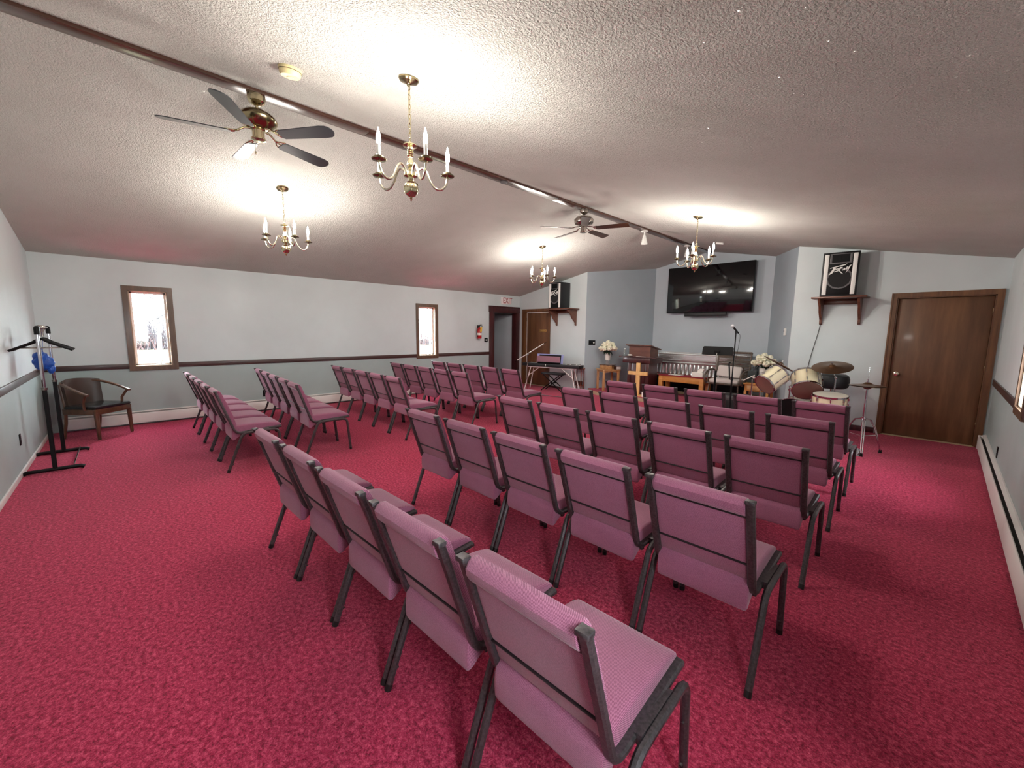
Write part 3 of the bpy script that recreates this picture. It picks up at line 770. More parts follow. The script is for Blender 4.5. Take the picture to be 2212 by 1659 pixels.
# ------------------------------------------------------------------ loudspeakers on shelves
def logo(s_, M):
    """angular lightning-style script badge"""
    def st(pts): s_.prism(pts, 0, .003, 'z', M)
    st([(-.10, .028), (.052, .062), (.070, .080), (-.085, .040)])
    st([(-.062, .036), (-.035, .036), (-.070, -.030), (-.105, -.052)])
    st([(-.046, .010), (.000, .024), (.004, .034), (-.040, .022)])
    st([(-.058, -.018), (-.014, -.008), (-.006, .006), (-.050, -.006)])
    st([(-.016, .030), (.006, .034), (-.008, -.006), (-.026, -.010)])
    st([(.002, .044), (.030, .040), (-.002, .006), (.040, -.046), (.012, -.030), (-.012, .004)])
    st([(.024, .004), (.050, .030), (.056, .022), (.052, .000), (.042, -.002), (.042, .012), (.030, -.004)])
    st([(.058, .006), (.066, .042), (.078, .046), (.072, .008)])
    st([(.068, .010), (.080, .018), (.104, .062), (.092, .054), (.082, .034)])
    st([(.080, .018), (.104, .062), (.112, .064), (.086, .004), (.060, -.036)])
def loudspeaker(label, loc, rotz, w, h, dp):
    t = thing('loudspeaker', label, 'loudspeaker', loc, rotz, 'loudspeakers on wall shelves')
    s_ = MB(); s_.box(-w/2, w/2, 0, dp, 0, h, .008); s_.build('cabinet', M_BLACKV, t)
    s_ = MB(); s_.box(-w/2+.03, w/2-.03, -.008, .002, .02, h-.015, .003); s_.build('baffle', M_BLACK, t)
    for sx in (-1, 1):
        xc = sx*(w/2-.052); s_ = MB(); s_.box(xc-.027, xc+.027, -.018, 0, .022, h-.03, .006); s_.build('side_strip', M_WHITEP, t)
    gw = w/2-.09
    s_ = MB(); z0, z1 = h*.765, h*.945
    s_.box(-gw, gw, -.016, 0, z0-.02, z0, .002); s_.box(-gw, gw, -.016, 0, z1, z1+.012, .002); s_.box(-gw, -gw+.03, -.016, 0, z0, z1, .002); s_.box(gw-.03, gw, -.016, 0, z0, z1, .002)
    hn = s_.build('horn', M_GREYPL, t); s_ = MB(); s_.box(-gw+.03, gw-.03, -.009, -.004, z0, z1); s_.box(-.004, .004, -.016, -.004, z0, z1); s_.build('horn_mouth', M_BLACK, hn)
    rr_ = min(gw+.028, h*.34); zc = h*.40
    M = Matrix.Translation((0, -.008, zc)) @ Matrix.Rotation(R(90), 4, 'X')
    s_ = MB(); s_.lathe([(rr_-.022, 0), (rr_, 0), (rr_, .006), (rr_-.022, .006)], n=12, M=M, ring=True)
    rg = s_.build('woofer_ring', M_GREYPL, t); s_ = MB(); s_.lathe([(0, .002), (rr_-.022, .002), (rr_-.022, .004), (0, .004)], n=32, M=M); s_.build('grille', M_CLOTHB, rg)
    s_ = MB(); logo(s_, Matrix.Translation((-.005, -.02, zc+rr_*.72)) @ Matrix.Rotation(R(90), 4, 'X') @ Matrix.Diagonal((1.25, 1.25, 1, 1))); s_.build('logo', M_WHITEP, t, 0)
    return t
def wall_shelf(label, x0, x1, z, dp, wallx=None):
    t = thing('wall_shelf', label, 'shelf', ((x0+x1)/2, YF, z), 0, 'wooden speaker shelves')
    w = (x1-x0)/2
    s_ = MB(); s_.box(-w, w, -dp, 0, -.03, 0, .008); s_.build('shelf_board', M_STAIN, t)
    for sx in (-1, 1):
        xb = sx*(w-.10); pr_ = [(0, -.03), (-dp+.06, -.03), (-dp+.07, -.07), (-dp*.55, -.16), (-dp*.45, -.24), (-.05, -.36), (-.045, -.42), (-.02, -.44), (0, -.44)]
        s_ = MB(); s_.prism(pr_, xb-.016, xb+.016, 'x'); s_.build('bracket', M_STAIN, t)
    s_ = MB(); s_.box(-w+.11, w-.11, -.02, 0, -.11, -.03, .003); s_.build('back_rail', M_STAIN, t)
wall_shelf('stained wooden shelf with two brackets beside the ajar door', -7.42, -6.58, 2.147, .43)
wall_shelf('stained wooden shelf with two brackets above the drum kit', -1.60, -.90, 2.155, .38)
loudspeaker('black loudspeaker with white strips on the shelf beside the ajar door', (-7.085, 8.20, 2.148), R(1), .42, .66, .36)
loudspeaker('black loudspeaker with white strips on the shelf above the drums', (-1.262, 8.24, 2.156), R(7), .455, .675, .32)
s_ = MB(); s_.tube(smoothpath([(-1.50, 8.585, 2.13), (-1.505, 8.59, 1.7), (-1.60, 8.59, 1.1), (-1.66, 8.58, .5), (-1.63, 8.5, .02)], 8), .005, 6)
tag(s_.build('speaker_cable', M_GREYPL), 'thin grey cable hanging from speaker shelf down behind the drums', 'cable')

# ------------------------------------------------------------------ television and soundbar
t = thing('television', 'large black flat television on the pale blue alcove wall', 'television', (-4.025, 10.2, 2.045))
s_ = MB(); s_.box(-.985, .985, -.03, .02, 0, 1.11, .006); s_.build('bezel', M_BLACK, t)
s_ = MB(); s_.box(-.972, .972, -.034, -.029, .018, 1.098, .001); s_.build('screen', M_SCREEN, t)
s_ = MB(); s_.box(-.3, .3, .02, .178, .3, .8, .01); s_.build('wall_mount', M_BLACK, t)
t = thing('soundbar', 'black soundbar mounted under the television', 'soundbar', (-4.045, 10.2, 1.955))
s_ = MB(); s_.box(-.485, .485, -.08, 0, 0, .085, .012); s_.build('housing', M_BLACKV, t)
s_ = MB(); s_.box(-.2, .2, 0, .178, .02, .06); s_.build('bracket', M_BLACK, t)

# ------------------------------------------------------------------ low stage in the alcove
SZ = .1
poly = [(-5.87, 8.42), (-2.02, 8.42), (-2.02, 8.62), (-2.735, 10.36), (-5.445, 10.36), (-6.30, 8.69)]
t = thing('stage_platform', 'low red-carpeted platform with a tan front edge in the alcove', 'platform')
s_ = MB(); s_.prism(poly, SZ-.012, SZ, 'z'); s_.build('carpet_top', M_CARPET, t, 0)
s_ = MB(); s_.prism(poly, 0, SZ-.012, 'z'); s_.build('riser', M_TAN, t, 0)

# ------------------------------------------------------------------ pulpit, cross
t = thing('pulpit', 'dark mahogany pulpit with slanted lectern top on the platform', 'pulpit', (-4.92, 8.72, SZ))
s_ = MB(); s_.box(-.25, .25, .04, .46, .06, .74, .004); s_.box(-.20, .20, .028, .045, .10, .72, .003); s_.build('column', M_PULPIT, t)
for x in (-.235, .225): s_ = MB(); s_.box(x-.045, x+.045, .015, .06, .06, .735, .006); s_.build('pilaster', M_PULPIT, t)
s_ = MB(); s_.box(-.30, .30, 0, .5, 0, .07, .008); s_.build('plinth', M_PULPIT, t)
s_ = MB(); s_.box(-.40, .315, -.02, .56, .74, .868, .006); s_.build('apron', M_PULPIT, t)
s_ = MB(); s_.box(-.49, .47, -.05, .62, .868, .89, .006); s_.build('shelf', M_PULPIT, t)
s_ = MB(); s_.prism([(.03, .89), (.40, .89), (.40, 1.06), (.03, 1.135)], -.265, .28, 'x'); s_.build('lectern_box', M_PULPIT2, t)
s_ = MB(); s_.prism([(-.02, 1.146), (.48, 1.045), (.484, 1.067), (-.016, 1.17)], -.325, .315, 'x'); s_.build('slanted_top', M_PULPIT2, t)
t = thing('water_bottle', 'clear plastic bottle at the left end of the pulpit shelf', 'bottle', (-5.33, 8.80, SZ+.8905))
s_ = MB(); s_.lathe([(0, 0), (.028, 0), (.03, .01), (.03, .11), (.012, .15), (.012, .165), (0, .165)], n=16); s_.build('body', M_GLASSY, t)
s_ = MB(); s_.cyl((0, 0, .163), (0, 0, .18), .014, n=12); s_.build('cap', M_WHITEP, t)
s_ = MB(); s_.ball((0, 0, .022), .05, 2, (1.4, .8, .4), .1); o_ = s_.build('folded_cloth', M_PAPER, None, loc=(-5.13, 8.70, SZ+.897)); tag(o_, 'small crumpled white cloth on the pulpit shelf', 'cloth')
s_ = MB(); s_.box(-.11, .11, -.02, .03, 0, .006); tag(s_.build('paper_sheet', M_PAPER, None, loc=(-4.85, 8.70, SZ+.891)), 'flat white paper slip on the pulpit shelf front', 'paper')
t = thing('wooden_cross', 'pale pine cross standing before the pulpit', 'cross', (-4.78, 8.50, SZ), R(1.5))
s_ = MB(); s_.box(-.046, .046, -.025, .025, .03, .765, .005); s_.build('upright', M_PINE, t)
s_ = MB(); s_.box(-.235, .235, -.03, .03, .485, .565, .005); s_.build('crossbar', M_PINE, t)
s_ = MB(); s_.box(-.14, .14, -.06, .07, 0, .032, .004); s_.build('base', M_PINE, t)
s_ = MB(); s_.box(-.065, .065, -.025, .025, 0, .115, .004); tag(s_.build('small_box', M_PAPER, None, loc=(-4.565, 8.455, SZ)), 'small white box at the foot of the pine cross', 'box')

# ------------------------------------------------------------------ galvanised tank on its stand
def stadium(L, r_, n=40, wob=0, m_=0):
    pts = []; half = L/2-r_
    per = 4*half+2*PI*r_; N = 342
    for k in range(N):
        s_ = per*k/N
        if s_ < 2*half: p, nn = Vector((-half+s_, -r_, 0)), Vector((0, -1, 0))
        elif s_ < 2*half+PI*r_: a = (s_-2*half)/r_-PI/2; nn = Vector((math.cos(a), math.sin(a), 0)); p = Vector((half, 0, 0))+nn*r_
        elif s_ < 4*half+PI*r_: p, nn = Vector((half-(s_-2*half-PI*r_), r_, 0)), Vector((0, 1, 0))
        else: a = (s_-4*half-PI*r_)/r_+PI/2; nn = Vector((math.cos(a), math.sin(a), 0)); p = Vector((-half, 0, 0))+nn*r_
        pts.append(p+nn*(wob*(1 if (k//3) % 2 else -1)))
    return pts
t = thing('stock_tank', 'ribbed galvanised steel tank along the alcove back wall', 'tank', (-4.0, 9.93, .55))
s_ = MB(); rings = []
for z, off, wob in ((0, -.02, 0), (.03, 0, 0), (.05, 0, .008), (.25, 0, .008), (.265, 0, 0), (.28, .016, 0), (.30, .02, 0), (.315, .004, 0), (.335, .004, 0), (.35, .016, 0), (.365, .016, 0), (.38, .002, 0), (.45, .002, 0), (.455, .012, 0), (.47, .012, 0), (.475, 0, 0), (.50, 0, 0), (.495, -.012, 0), (.05, -.02, 0), (.04, -.03, 0)):
    rings.append([p+Vector((0, 0, z)) for p in stadium(2.36+2*off, .37+off, wob=wob)])
s_.loft(rings); s_.build('tank_wall', M_GALV, t, 40)
s_ = MB(); s_.tube([p+Vector((0, 0, .505)) for p in stadium(2.38, .38)][::4], .014, 8, True); s_.build('rim', M_GALV, t)
for sx in (-1, 1):
    s_ = MB(); s_.torus((sx*1.2, 0, .26), .06, .008, 18, 6, Matrix.Rotation(R(90), 4, 'X') @ Matrix.Rotation(R(90), 4, 'Y')); s_.build('handle', M_GALV, t)
t = thing('tank_stand', 'dark stand carrying the galvanised steel tank', 'stand', (-4.0, 9.93, SZ))
s_ = MB(); s_.box(-1.05, 1.05, -.36, .36, .42, .45, .004); s_.build('deck', M_TAN, t)
s_ = MB(); s_.box(-.98, .98, -.30, .30, .05, .42, .004); s_.build('skirt', M_BLACK, t)
s_ = MB(); s_.box(-1.0, 1.0, -.33, -.30, 0, .06, .004); s_.build('kick_board', M_TAN, t)

# ------------------------------------------------------------------ low oak table with tissue box
t = thing('low_table', 'low honey oak table with a red cloth top beside the pulpit', 'table', (-3.985, 9.12, SZ))
s_ = MB(); s_.box(-.52, .52, -.22, .22, .485, .503, .004); s_.build('cloth_top', M_REDCLOTH, t)
s_ = MB(); s_.box(-.50, .50, -.21, .21, .465, .485, .004); s_.build('tabletop', M_OAK, t)
s_ = MB()
s_.box(-.44, .44, -.205, -.185, .355, .465, .003); s_.box(-.44, .44, .185, .205, .355, .465, .003)
for sx in (-.49, .472): s_.box(sx, sx+.02, -.17, .17, .355, .465, .003)
s_.build('apron', M_OAK, t)
for sx in (-1, 1):
    for sy in (-1, 1): q = MB(); q.box(sx*.46-.045, sx*.46+.045, sy*.17-.04, sy*.17+.04, 0, .465, .006); q.build('leg', M_OAK, t)
t = thing('tissue_box', 'white tissue box on the red-topped low table', 'tissue box', (-3.66, 9.06, SZ+.504))
s_ = MB(); s_.box(-.12, .12, -.06, .06, 0, .095, .004); s_.build('carton', M_PAPER, t)
s_ = MB(); s_.prism([(-.02, .09), (.08, .09), (.13, .17), (.05, .185), (.0, .15)], -.025, .02); s_.build('tissue', M_PAPER, t, 0)
s_ = MB(); s_.box(-.14, .14, -.09, .09, 0, .006); tag(s_.build('paper_sheet', M_PAPER, None, loc=(-4.16, 9.08, SZ+.504)), 'white sheets lying flat on the red-topped low table', 'paper')
for k, (dx, dy) in enumerate(((.15, -.05), (.155, .07))):
    s_ = MB(); s_.lathe([(0, 0), (.022, 0), (.024, .01), (.024, .05), (.02, .052), (.019, .012), (0, .01)], n=14); 
    tag(s_.build('glass_cup', M_GLASSY, None, loc=(-3.66+dx, 9.06+dy, SZ+.504)), ('small clear cup right beside the tissue box', 'small clear cup at the right end of the red-topped table')[k], 'cup')

# ------------------------------------------------------------------ rattan armchair with cushions
t = thing('rattan_armchair', 'grey rattan armchair with cream cushions on the platform', 'armchair', (-3.03, 8.98, SZ))
s_ = MB(); fr = [(-.30, -.24, .44), (.30, -.24, .44), (.31, .24, .42), (-.31, .24, .42)]
s_.tube(fillet(fr+[fr[0]], .06), .016, 8, False); s_.box(-.29, .29, -.23, .23, .415, .432); s_.build('seat_frame', M_RATTAN, t)
s_ = MB()
for k in range(20): z = .45+.031*k; y = .245+.10*(z-.42)/.6; s_.tube([(-.31, y, z), (.31, y, z)], .0125 if k % 3 else .007, 6)
for x in (-.31, .31): s_.tube([(x, .24, .40), (x*1.03, .29, .75), (x*1.03, .345, 1.06)], .017, 8)
s_.tube([(-.32, .345, 1.06), (.32, .345, 1.06)], .017, 8); s_.box(-.30, .30, .25, .26, .44, .46)
s_.build('backrest', M_RATTAN, t)
for sx in (-1, 1):
    s_ = MB(); x = sx*.34
    s_.tube(smoothpath([(x, .27, .66), (x, .10, .70), (x, -.12, .69), (x, -.27, .62), (x, -.30, .53), (x, -.24, .45), (x*.95, -.10, .42)], 6), .018, 8)
    s_.tube([(x, .05, .69), (x, .06, .43)], .010, 6); s_.tube([(x, -.14, .68), (x, -.12, .43)], .010, 6); s_.build('arm', M_RATTAN, t)
for sx in (-1, 1):
    for sy in (-1, 1): s_ = MB(); s_.tube([(sx*.27, sy*.2, .43), (sx*.31, sy*.25, .008)], .015, 8); s_.build('leg', M_RATTAN, t)
s_ = MB(); s_.box(-.28, .28, -.24, .22, .448, .53, .03); tag(s_.build('seat_cushion', M_CUSH, None, loc=(-3.03, 8.98, SZ)), 'flat cream seat cushion on the rattan armchair', 'cushion')
s_ = MB(); M = Matrix.Translation((-3.05, 9.12, SZ+.665)) @ Matrix.Rotation(R(-20), 4, 'X') @ Matrix.Rotation(R(3), 4, 'Y'); s_.box(-.235, .235, -.04, .04, -.12, .12, .035, M)
tag(s_.build('throw_pillow', M_CUSH), 'cream pillow leaning on the rattan chair back', 'pillow')

# ------------------------------------------------------------------ flower tables
def make_vase(loc, label_v, label_f, sc=1.0, rz=0):
    t = thing('flower_vase', label_v, 'vase', loc)
    s_ = MB(); s_.lathe([(0, 0), (.055, 0), (.06, .01), (.052, .11), (.058, .115)], n=24); s_.build('vase_foot', M_GLASSY, t)
    s_ = MB(); s_.lathe([(0, .112), (.058, .112), (.066, .20), (.072, .30), (.062, .30), (.056, .2), (0, .13)], n=24); s_.build('vase_body', M_VASE, t)
    f = thing('flower_bouquet', label_f, 'bouquet', (loc[0], loc[1], loc[2]+.28), rz)
    me = None; rnd = random.Random(int(abs(loc[0])*100))
    spots = [(0, 0, .27)]
    for k in range(6): a = 2*PI*k/6+.3; spots.append((.105*math.cos(a), .105*math.sin(a), .225))
    for k in range(8): a = 2*PI*k/8; spots.append((.175*math.cos(a), .175*math.sin(a), .135+rnd.uniform(-.02, .02)))
    for i, (x, y, z) in enumerate(spots):
        if me is None:
            s_ = MB(); random.seed(5)
            for j in range(26):
                u = Vector((random.gauss(0, 1), random.gauss(0, 1), random.gauss(0, 1))).normalized()*.045
                s_.ball(u, .028, 1, (1, 1, .8), .12)
            s_.ball((0, 0, 0), .048, 1); me = s_.mesh('blossom', M_PETAL, 60)
        o_ = bpy.data.objects.new('blossom', me); COL.objects.link(o_); o_.parent = f; o_.location = (x*sc, y*sc, z*sc)
        o_.rotation_euler = (rnd.uniform(0, 6), rnd.uniform(0, 6), rnd.uniform(0, 6)); o_.scale = (sc,)*3
    s_ = MB()
    for k in range(22):
        a = rnd.uniform(0, 2*PI); L = rnd.uniform(.12, .2); up = rnd.uniform(-.06, .12)
        b0 = Vector((.03*math.cos(a), .03*math.sin(a), .06)); tip = Vector((L*math.cos(a), L*math.sin(a), up)); side = Vector((-math.sin(a), math.cos(a), 0))*.035
        mid = (b0+tip)/2+Vector((0, 0, .03))
        s_.add([b0, mid+side, tip, mid-side, mid+Vector((0, 0, -.006))], [(0, 1, 4), (1, 2, 4), (2, 3, 4), (3, 0, 4)])
    for k in range(12):
        a = 2*PI*k/12; s_.tube([(.01*math.cos(a), .01*math.sin(a), 0), (.09*math.cos(a), .09*math.sin(a), .15*sc)], .005, 5)
    s_.build('foliage', M_LEAF, f, 0)
t = thing('corner_table', 'maple side table carrying the flowers and carved box', 'table', (-5.82, 8.86, SZ), R(-33))
s_ = MB(); s_.box(-.235, .235, -.235, .235, .50, .525, .005); s_.build('tabletop', M_TABLE, t)
s_ = MB()
for a in range(4):
    M = Matrix.Rotation(R(90*a), 4, 'Z'); s_.prism([(-.20, .50), (.20, .50), (.20, .43), (.14, .455), (.06, .46), (0, .47), (-.06, .46), (-.14, .455), (-.20, .43)], -.20, -.18, 'y', M)
s_.build('apron', M_TABLE, t)
for sx in (-1, 1):
    for sy in (-1, 1): s_ = MB(); s_.box(sx*.19-.026, sx*.19+.026, sy*.19-.026, sy*.19+.026, 0, .50, .005); s_.build('leg', M_TABLE, t)
t = thing('carved_box', 'low carved wooden box under the flower vase', 'box', (-5.84, 8.85, SZ+.526), R(4))
s_ = MB(); s_.box(-.17, .17, -.09, .09, 0, .10, .006); s_.build('body', M_GILT, t); s_ = MB(); s_.box(-.18, .18, -.10, .10, .095, .112, .004); s_.build('lid', M_CHAIRW, t)
t = thing('book', 'dark book leaning beside the carved box', 'book', (-5.595, 8.93, SZ+.526), R(-20))
s_ = MB(); s_.box(-.05, .05, -.07, .07, 0, .085, .003); s_.build('cover', M_BOOK, t); s_ = MB(); s_.box(.04, .052, -.065, .065, .008, .077); s_.build('page_block', M_PAPER, t)
make_vase((-5.84, 8.85, SZ+.638), 'white vase with glass foot on the carved wooden box', 'round bouquet of cream roses above the carved wooden box', 1.0)

t = thing('side_table', 'oak side table with drawer behind the tom drums', 'table', (-2.42, 8.92, SZ))
s_ = MB(); s_.box(-.24, .22, -.17, .19, .47, .495, .005); s_.build('tabletop', M_OAK, t)
s_ = MB(); s_.box(-.215, .195, -.15, .17, .345, .47, .004); s_.build('body', M_OAK, t)
s_ = MB(); s_.box(-.17, .15, -.158, -.148, .365, .45, .003); s_.build('drawer', M_TABLE, t)
for sx in (-.2, .18):
    for sy in (-.13, .15): s_ = MB(); s_.box(sx-.022, sx+.022, sy-.022, sy+.022, 0, .35, .004); s_.build('leg', M_OAK, t)
s_ = MB(); s_.box(-.075, .075, -.06, .06, 0, .23, .006); tag(s_.build('storage_box', M_DKTEAL, None, loc=(-2.565, 8.98, SZ+.496)), 'tall dark box on the side table beside the flower vase', 'box')
make_vase((-2.385, 8.96, SZ+.496), 'white vase with glass foot on the drawer side table', 'round bouquet of cream roses behind the drum kit', .95, .5)

# ------------------------------------------------------------------ music stand and singer's microphone
t = thing('music_stand', 'black music stand with wide desk in front of the rattan armchair', 'music stand', (-2.835, 7.8, 0))
s_ = MB(); M = Matrix.Translation((0, 0, 1.24)) @ Matrix.Rotation(R(-12), 4, 'X')
s_.prism([(-.265, -.07), (.265, -.07), (.265, .05), (.245, .075), (-.245, .075), (-.265, .05)], -.004, .006, 'y', M); s_.box(-.265, .265, -.004, .05, -.075, -.066, 0, M); s_.build('desk', M_BLACK, t)
s_ = MB(); s_.box(-.05, .05, -.03, .0, 1.20, 1.25, .005); s_.build('bracket', M_BLACK, t)
s_ = MB(); s_.cyl((0, -.02, .85), (0, -.02, 1.22), .010, n=12); s_.build('inner_pole', M_NICKEL, t)
s_ = MB(); s_.cyl((0, -.02, .10), (0, -.02, .88), .018, n=14); s_.build('outer_pole', M_BLACK, t)
for k in range(3):
    a = R(90+120*k); s_ = MB(); s_.tube([(0, -.02, .22), (.10*math.cos(a), -.02+.10*math.sin(a), .12), (.28*math.cos(a), -.02+.28*math.sin(a), .012)], .012, 8); s_.build('leg', M_BLACK, t)
t = thing('microphone_stand', 'tall black microphone stand in front of the music stand', 'microphone stand', (-2.425, 7.4, 0))
s_ = MB(); s_.cyl((0, 0, .05), (0, 0, .80), .014, n=14); s_.cyl((0, 0, .78), (.005, 0, 1.56), .0095, n=12); s_.build('pole', M_BLACK, t)
s_ = MB(); s_.cyl((0, 0, .77), (0, 0, .83), .022, n=14); s_.build('clutch', M_BLACK, t)
for k in range(3):
    a = R(30+120*k); s_ = MB(); s_.tube([(0, 0, .12), (.10*math.cos(a), .10*math.sin(a), .07), (.26*math.cos(a), .26*math.sin(a), .012)], .010, 8); s_.build('leg', M_BLACK, t)
s_ = MB(); s_.tube([(.005, 0, 1.545), (.002, 0, 1.60)], .013, 10); s_.build('clip', M_BLACK, t)
s_ = MB(); s_.tube(smoothpath([(-.035, -.01, 1.07), (-.055, -.02, 1.05), (-.045, -.02, .95), (-.03, -.02, .78)], 5), .012, 6); s_.build('cable_loop', M_BLACK, t)
t = thing('microphone', 'silver-headed handheld microphone clipped on tall black stand', 'microphone', (-2.425, 7.4, 1.60))
s_ = MB(); s_.tube([(.035, .03, -.045), (-.03, -.02, .05)], .012, 12, r1=.018); s_.build('body', M_BLACK, t)
s_ = MB(); s_.ball((-.045, -.032, .075), .028, 2); s_.build('grille', M_MICG, t)
s_ = MB(); s_.tube(smoothpath([(.035, .03, -.045), (.055, .05, -.09), (.05, .04, -.25), (.035, .02, -.42), (.02, .015, -.56)], 6), .003, 6); s_.build('cable', M_BLACK, t)

# ------------------------------------------------------------------ keyboard corner
KX, KY, KR = -7.84, 7.8, R(12)
t = thing('electronic_keyboard', 'long black electronic keyboard on a white stand', 'keyboard', (KX, KY, .634), KR)
s_ = MB(); s_.box(0, 1.68, 0, .27, 0, .078, .010); s_.build('body', M_BLACKV, t)
s_ = MB(); s_.box(.06, 1.62, .15, .268, .074, .082, .003)
kb = s_.build('key_bed', M_WHITEP, t)
s_ = MB()
for k in range(36):
    if k % 7 in (0, 1, 3, 4, 5): x = .075+k*.0425; s_.box(x, x+.022, .15, .215, .082, .092, .002)
s_.build('black_keys', M_BLACK, kb)
s_ = MB(); s_.box(.24, .38, .03, .06, .074, .079, .002); s_.build('display', M_GREYPL, t)
s_ = MB(); s_.box(.72, .735, -.003, .01, .01, .072, .001); s_.build('seam_clip', M_WHITEP, t)
s_ = MB(); M = Matrix.Translation((0, .05, .075)) @ Matrix.Rotation(R(12), 4, 'X'); s_.box(.46, 1.12, -.006, .006, 0, .05, .003, M); s_.build('music_rest', M_BLACK, t)
t = thing('keyboard_stand', 'white folding stand under the electronic keyboard', 'stand', (KX, KY, 0), KR)
s_ = MB(); s_.bar([(.16, .05, .614), (1.52, .05, .618)], .03, .025, (0, 1, 0)); s_.bar([(.16, .23, .614), (1.52, .23, .618)], .03, .025, (0, 1, 0)); s_.build('rail', M_WHITE, t)
for xb, xt in ((.09, .24), (1.60, 1.44)):
    for yb, yt in ((.00, .06), (.27, .22)): s_ = MB(); s_.tube([(xb, yb, .008), (xt, yt, .604)], .014, 8); s_.build('leg', M_WHITE, t)
    sx = 1 if xb < 1 else -1
    s_ = MB(); s_.tube([(xt-sx*.055, .045, .38), (xt+sx*.26, .05, .60)], .009, 8); s_.build('brace', M_WHITE, t)
t = thing('keyboard_bench', 'black padded bench with crossed legs under the keyboard', 'bench', (-7.0, 8.12, 0), KR)
s_ = MB(); s_.box(-.31, .31, -.12, .12, .43, .49, .02); s_.build('seat', M_BLACKV, t)
for sy in (-.11, .11):
    for sx in (-1, 1): s_ = MB(); s_.bar([(sx*.29, sy+sx*.012, .012), (-sx*.24, sy+sx*.012, .43)], .018, .026, (0, 1, 0)); s_.build('leg', M_BLACK, t)
s_ = MB(); s_.cyl((.02, -.14, .215), (.02, .14, .215), .018, n=12); s_.build('pivot', M_BLACK, t)
t = thing('ring_binder', 'open lavender ring binder standing on the keyboard', 'binder', (KX, KY, .716), KR)
s_ = MB(); M = Matrix.Translation((0, .125, .0)) @ Matrix.Rotation(R(-10), 4, 'X'); s_.box(.38, 1.16, -.004, .004, 0, .25, .002, M); s_.build('cover', M_LAV, t)
s_ = MB(); s_.box(.45, 1.10, -.011, -.005, .005, .23, .001, M); s_.build('sleeve', M_BLACK, t)
s_ = MB(); M = Matrix.Translation((KX, KY, .715)) @ Matrix.Rotation(KR, 4, 'Z') @ Matrix.Translation((0, .088, 0)) @ Matrix.Rotation(R(-8), 4, 'X'); s_.box(.40, 1.09, -.005, .005, 0, .195, .003, M)
tag(s_.build('music_folder', M_ROSE), 'dusty rose folder on the keyboard in front of lavender binder', 'folder')
t = thing('boom_microphone_stand', 'boom microphone stand with white slanted arm before the keyboard', 'microphone stand', (-7.27, 7.42, 0))
s_ = MB(); s_.cyl((0, 0, .03), (0, 0, .95), .009, n=12); s_.build('pole', M_NICKEL, t)
s_ = MB(); s_.cyl((0, 0, 0), (0, 0, .03), .12, .11, 24); s_.build('base', M_BLACK, t)
s_ = MB(); s_.tube([(-.40, .03, .80), (.52, .03, 1.255)], .013, 10); s_.build('boom_arm', M_WHITEP, t)
s_ = MB(); s_.tube([(.52, .03, 1.255), (.61, .03, 1.30)], .006, 8); s_.tube([(-.40, .03, .80), (-.49, .03, .755)], .006, 8); s_.build('boom_end', M_BLACK, t)
s_ = MB(); s_.ball((0, .015, .965), .024, 2); s_.build('clutch', M_GREYPL, t)
s_ = MB(); s_.tube([(-6.74, 7.30, .012), (-6.10, 7.42, .012)], .011, 8); tag(s_.build('metal_rod', M_CHROME), 'bright metal rod lying on the carpet before the keyboard bench', 'rod')
t = thing('plant_stand', 'narrow reddish wooden stand with low shelf beside the keyboard', 'stand', (-6.45, 8.49, 0))
s_ = MB(); s_.box(-.14, .14, -.08, .08, .60, .622, .004); s_.build('top', M_BROWNST, t)
s_ = MB(); s_.box(-.12, .12, -.07, .07, .17, .185, .003); s_.build('shelf', M_BROWNST, t)
for sx in (-1, 1):
    for sy in (-1, 1): s_ = MB(); s_.lathe([(.012, 0), (.014, .05), (.010, .1), (.013, .2), (.010, .4), (.014, .58), (.012, .60)], (sx*.115, sy*.062, 0), 10); s_.build('leg', M_BROWNST, t)
s_ = MB(); s_.box(-.08, .08, -.05, .05, 0, .10, .004); tag(s_.build('small_case', M_BOOK, None, loc=(-6.45, 8.49, .186)), 'dark red case on the low shelf of the reddish stand', 'case')
for k, (dx, dy, h) in enumerate(((.04, -.02, .11), (.095, .03, .08))):
    s_ = MB(); s_.lathe([(0, 0), (.022, 0), (.006, .012), (.005, h*.45), (.026, h*.6), (.028, h), (.025, h), (.022, h*.62), (0, h*.5)], n=16)
    tag(s_.build('glass_goblet', M_GLASSY, None, loc=(-6.45+dx, 8.49+dy, .623)), ('taller clear goblet on the reddish wooden stand', 'shorter clear goblet at the edge of the reddish wooden stand')[k], 'glass')
s_ = MB(); pts = []
for k in range(40): a = k*.5; rr_ = .10+.03*math.sin(k*.9); pts.append((rr_*math.cos(a)*1.4, rr_*math.sin(a)*.6, .008+.0012*k))
s_.tube(pts, .006, 6); tag(s_.build('coiled_cable', M_BLACK, None, loc=(-6.10, 8.30, 0)), 'black cable coiled on the carpet by the alcove corner', 'cable')

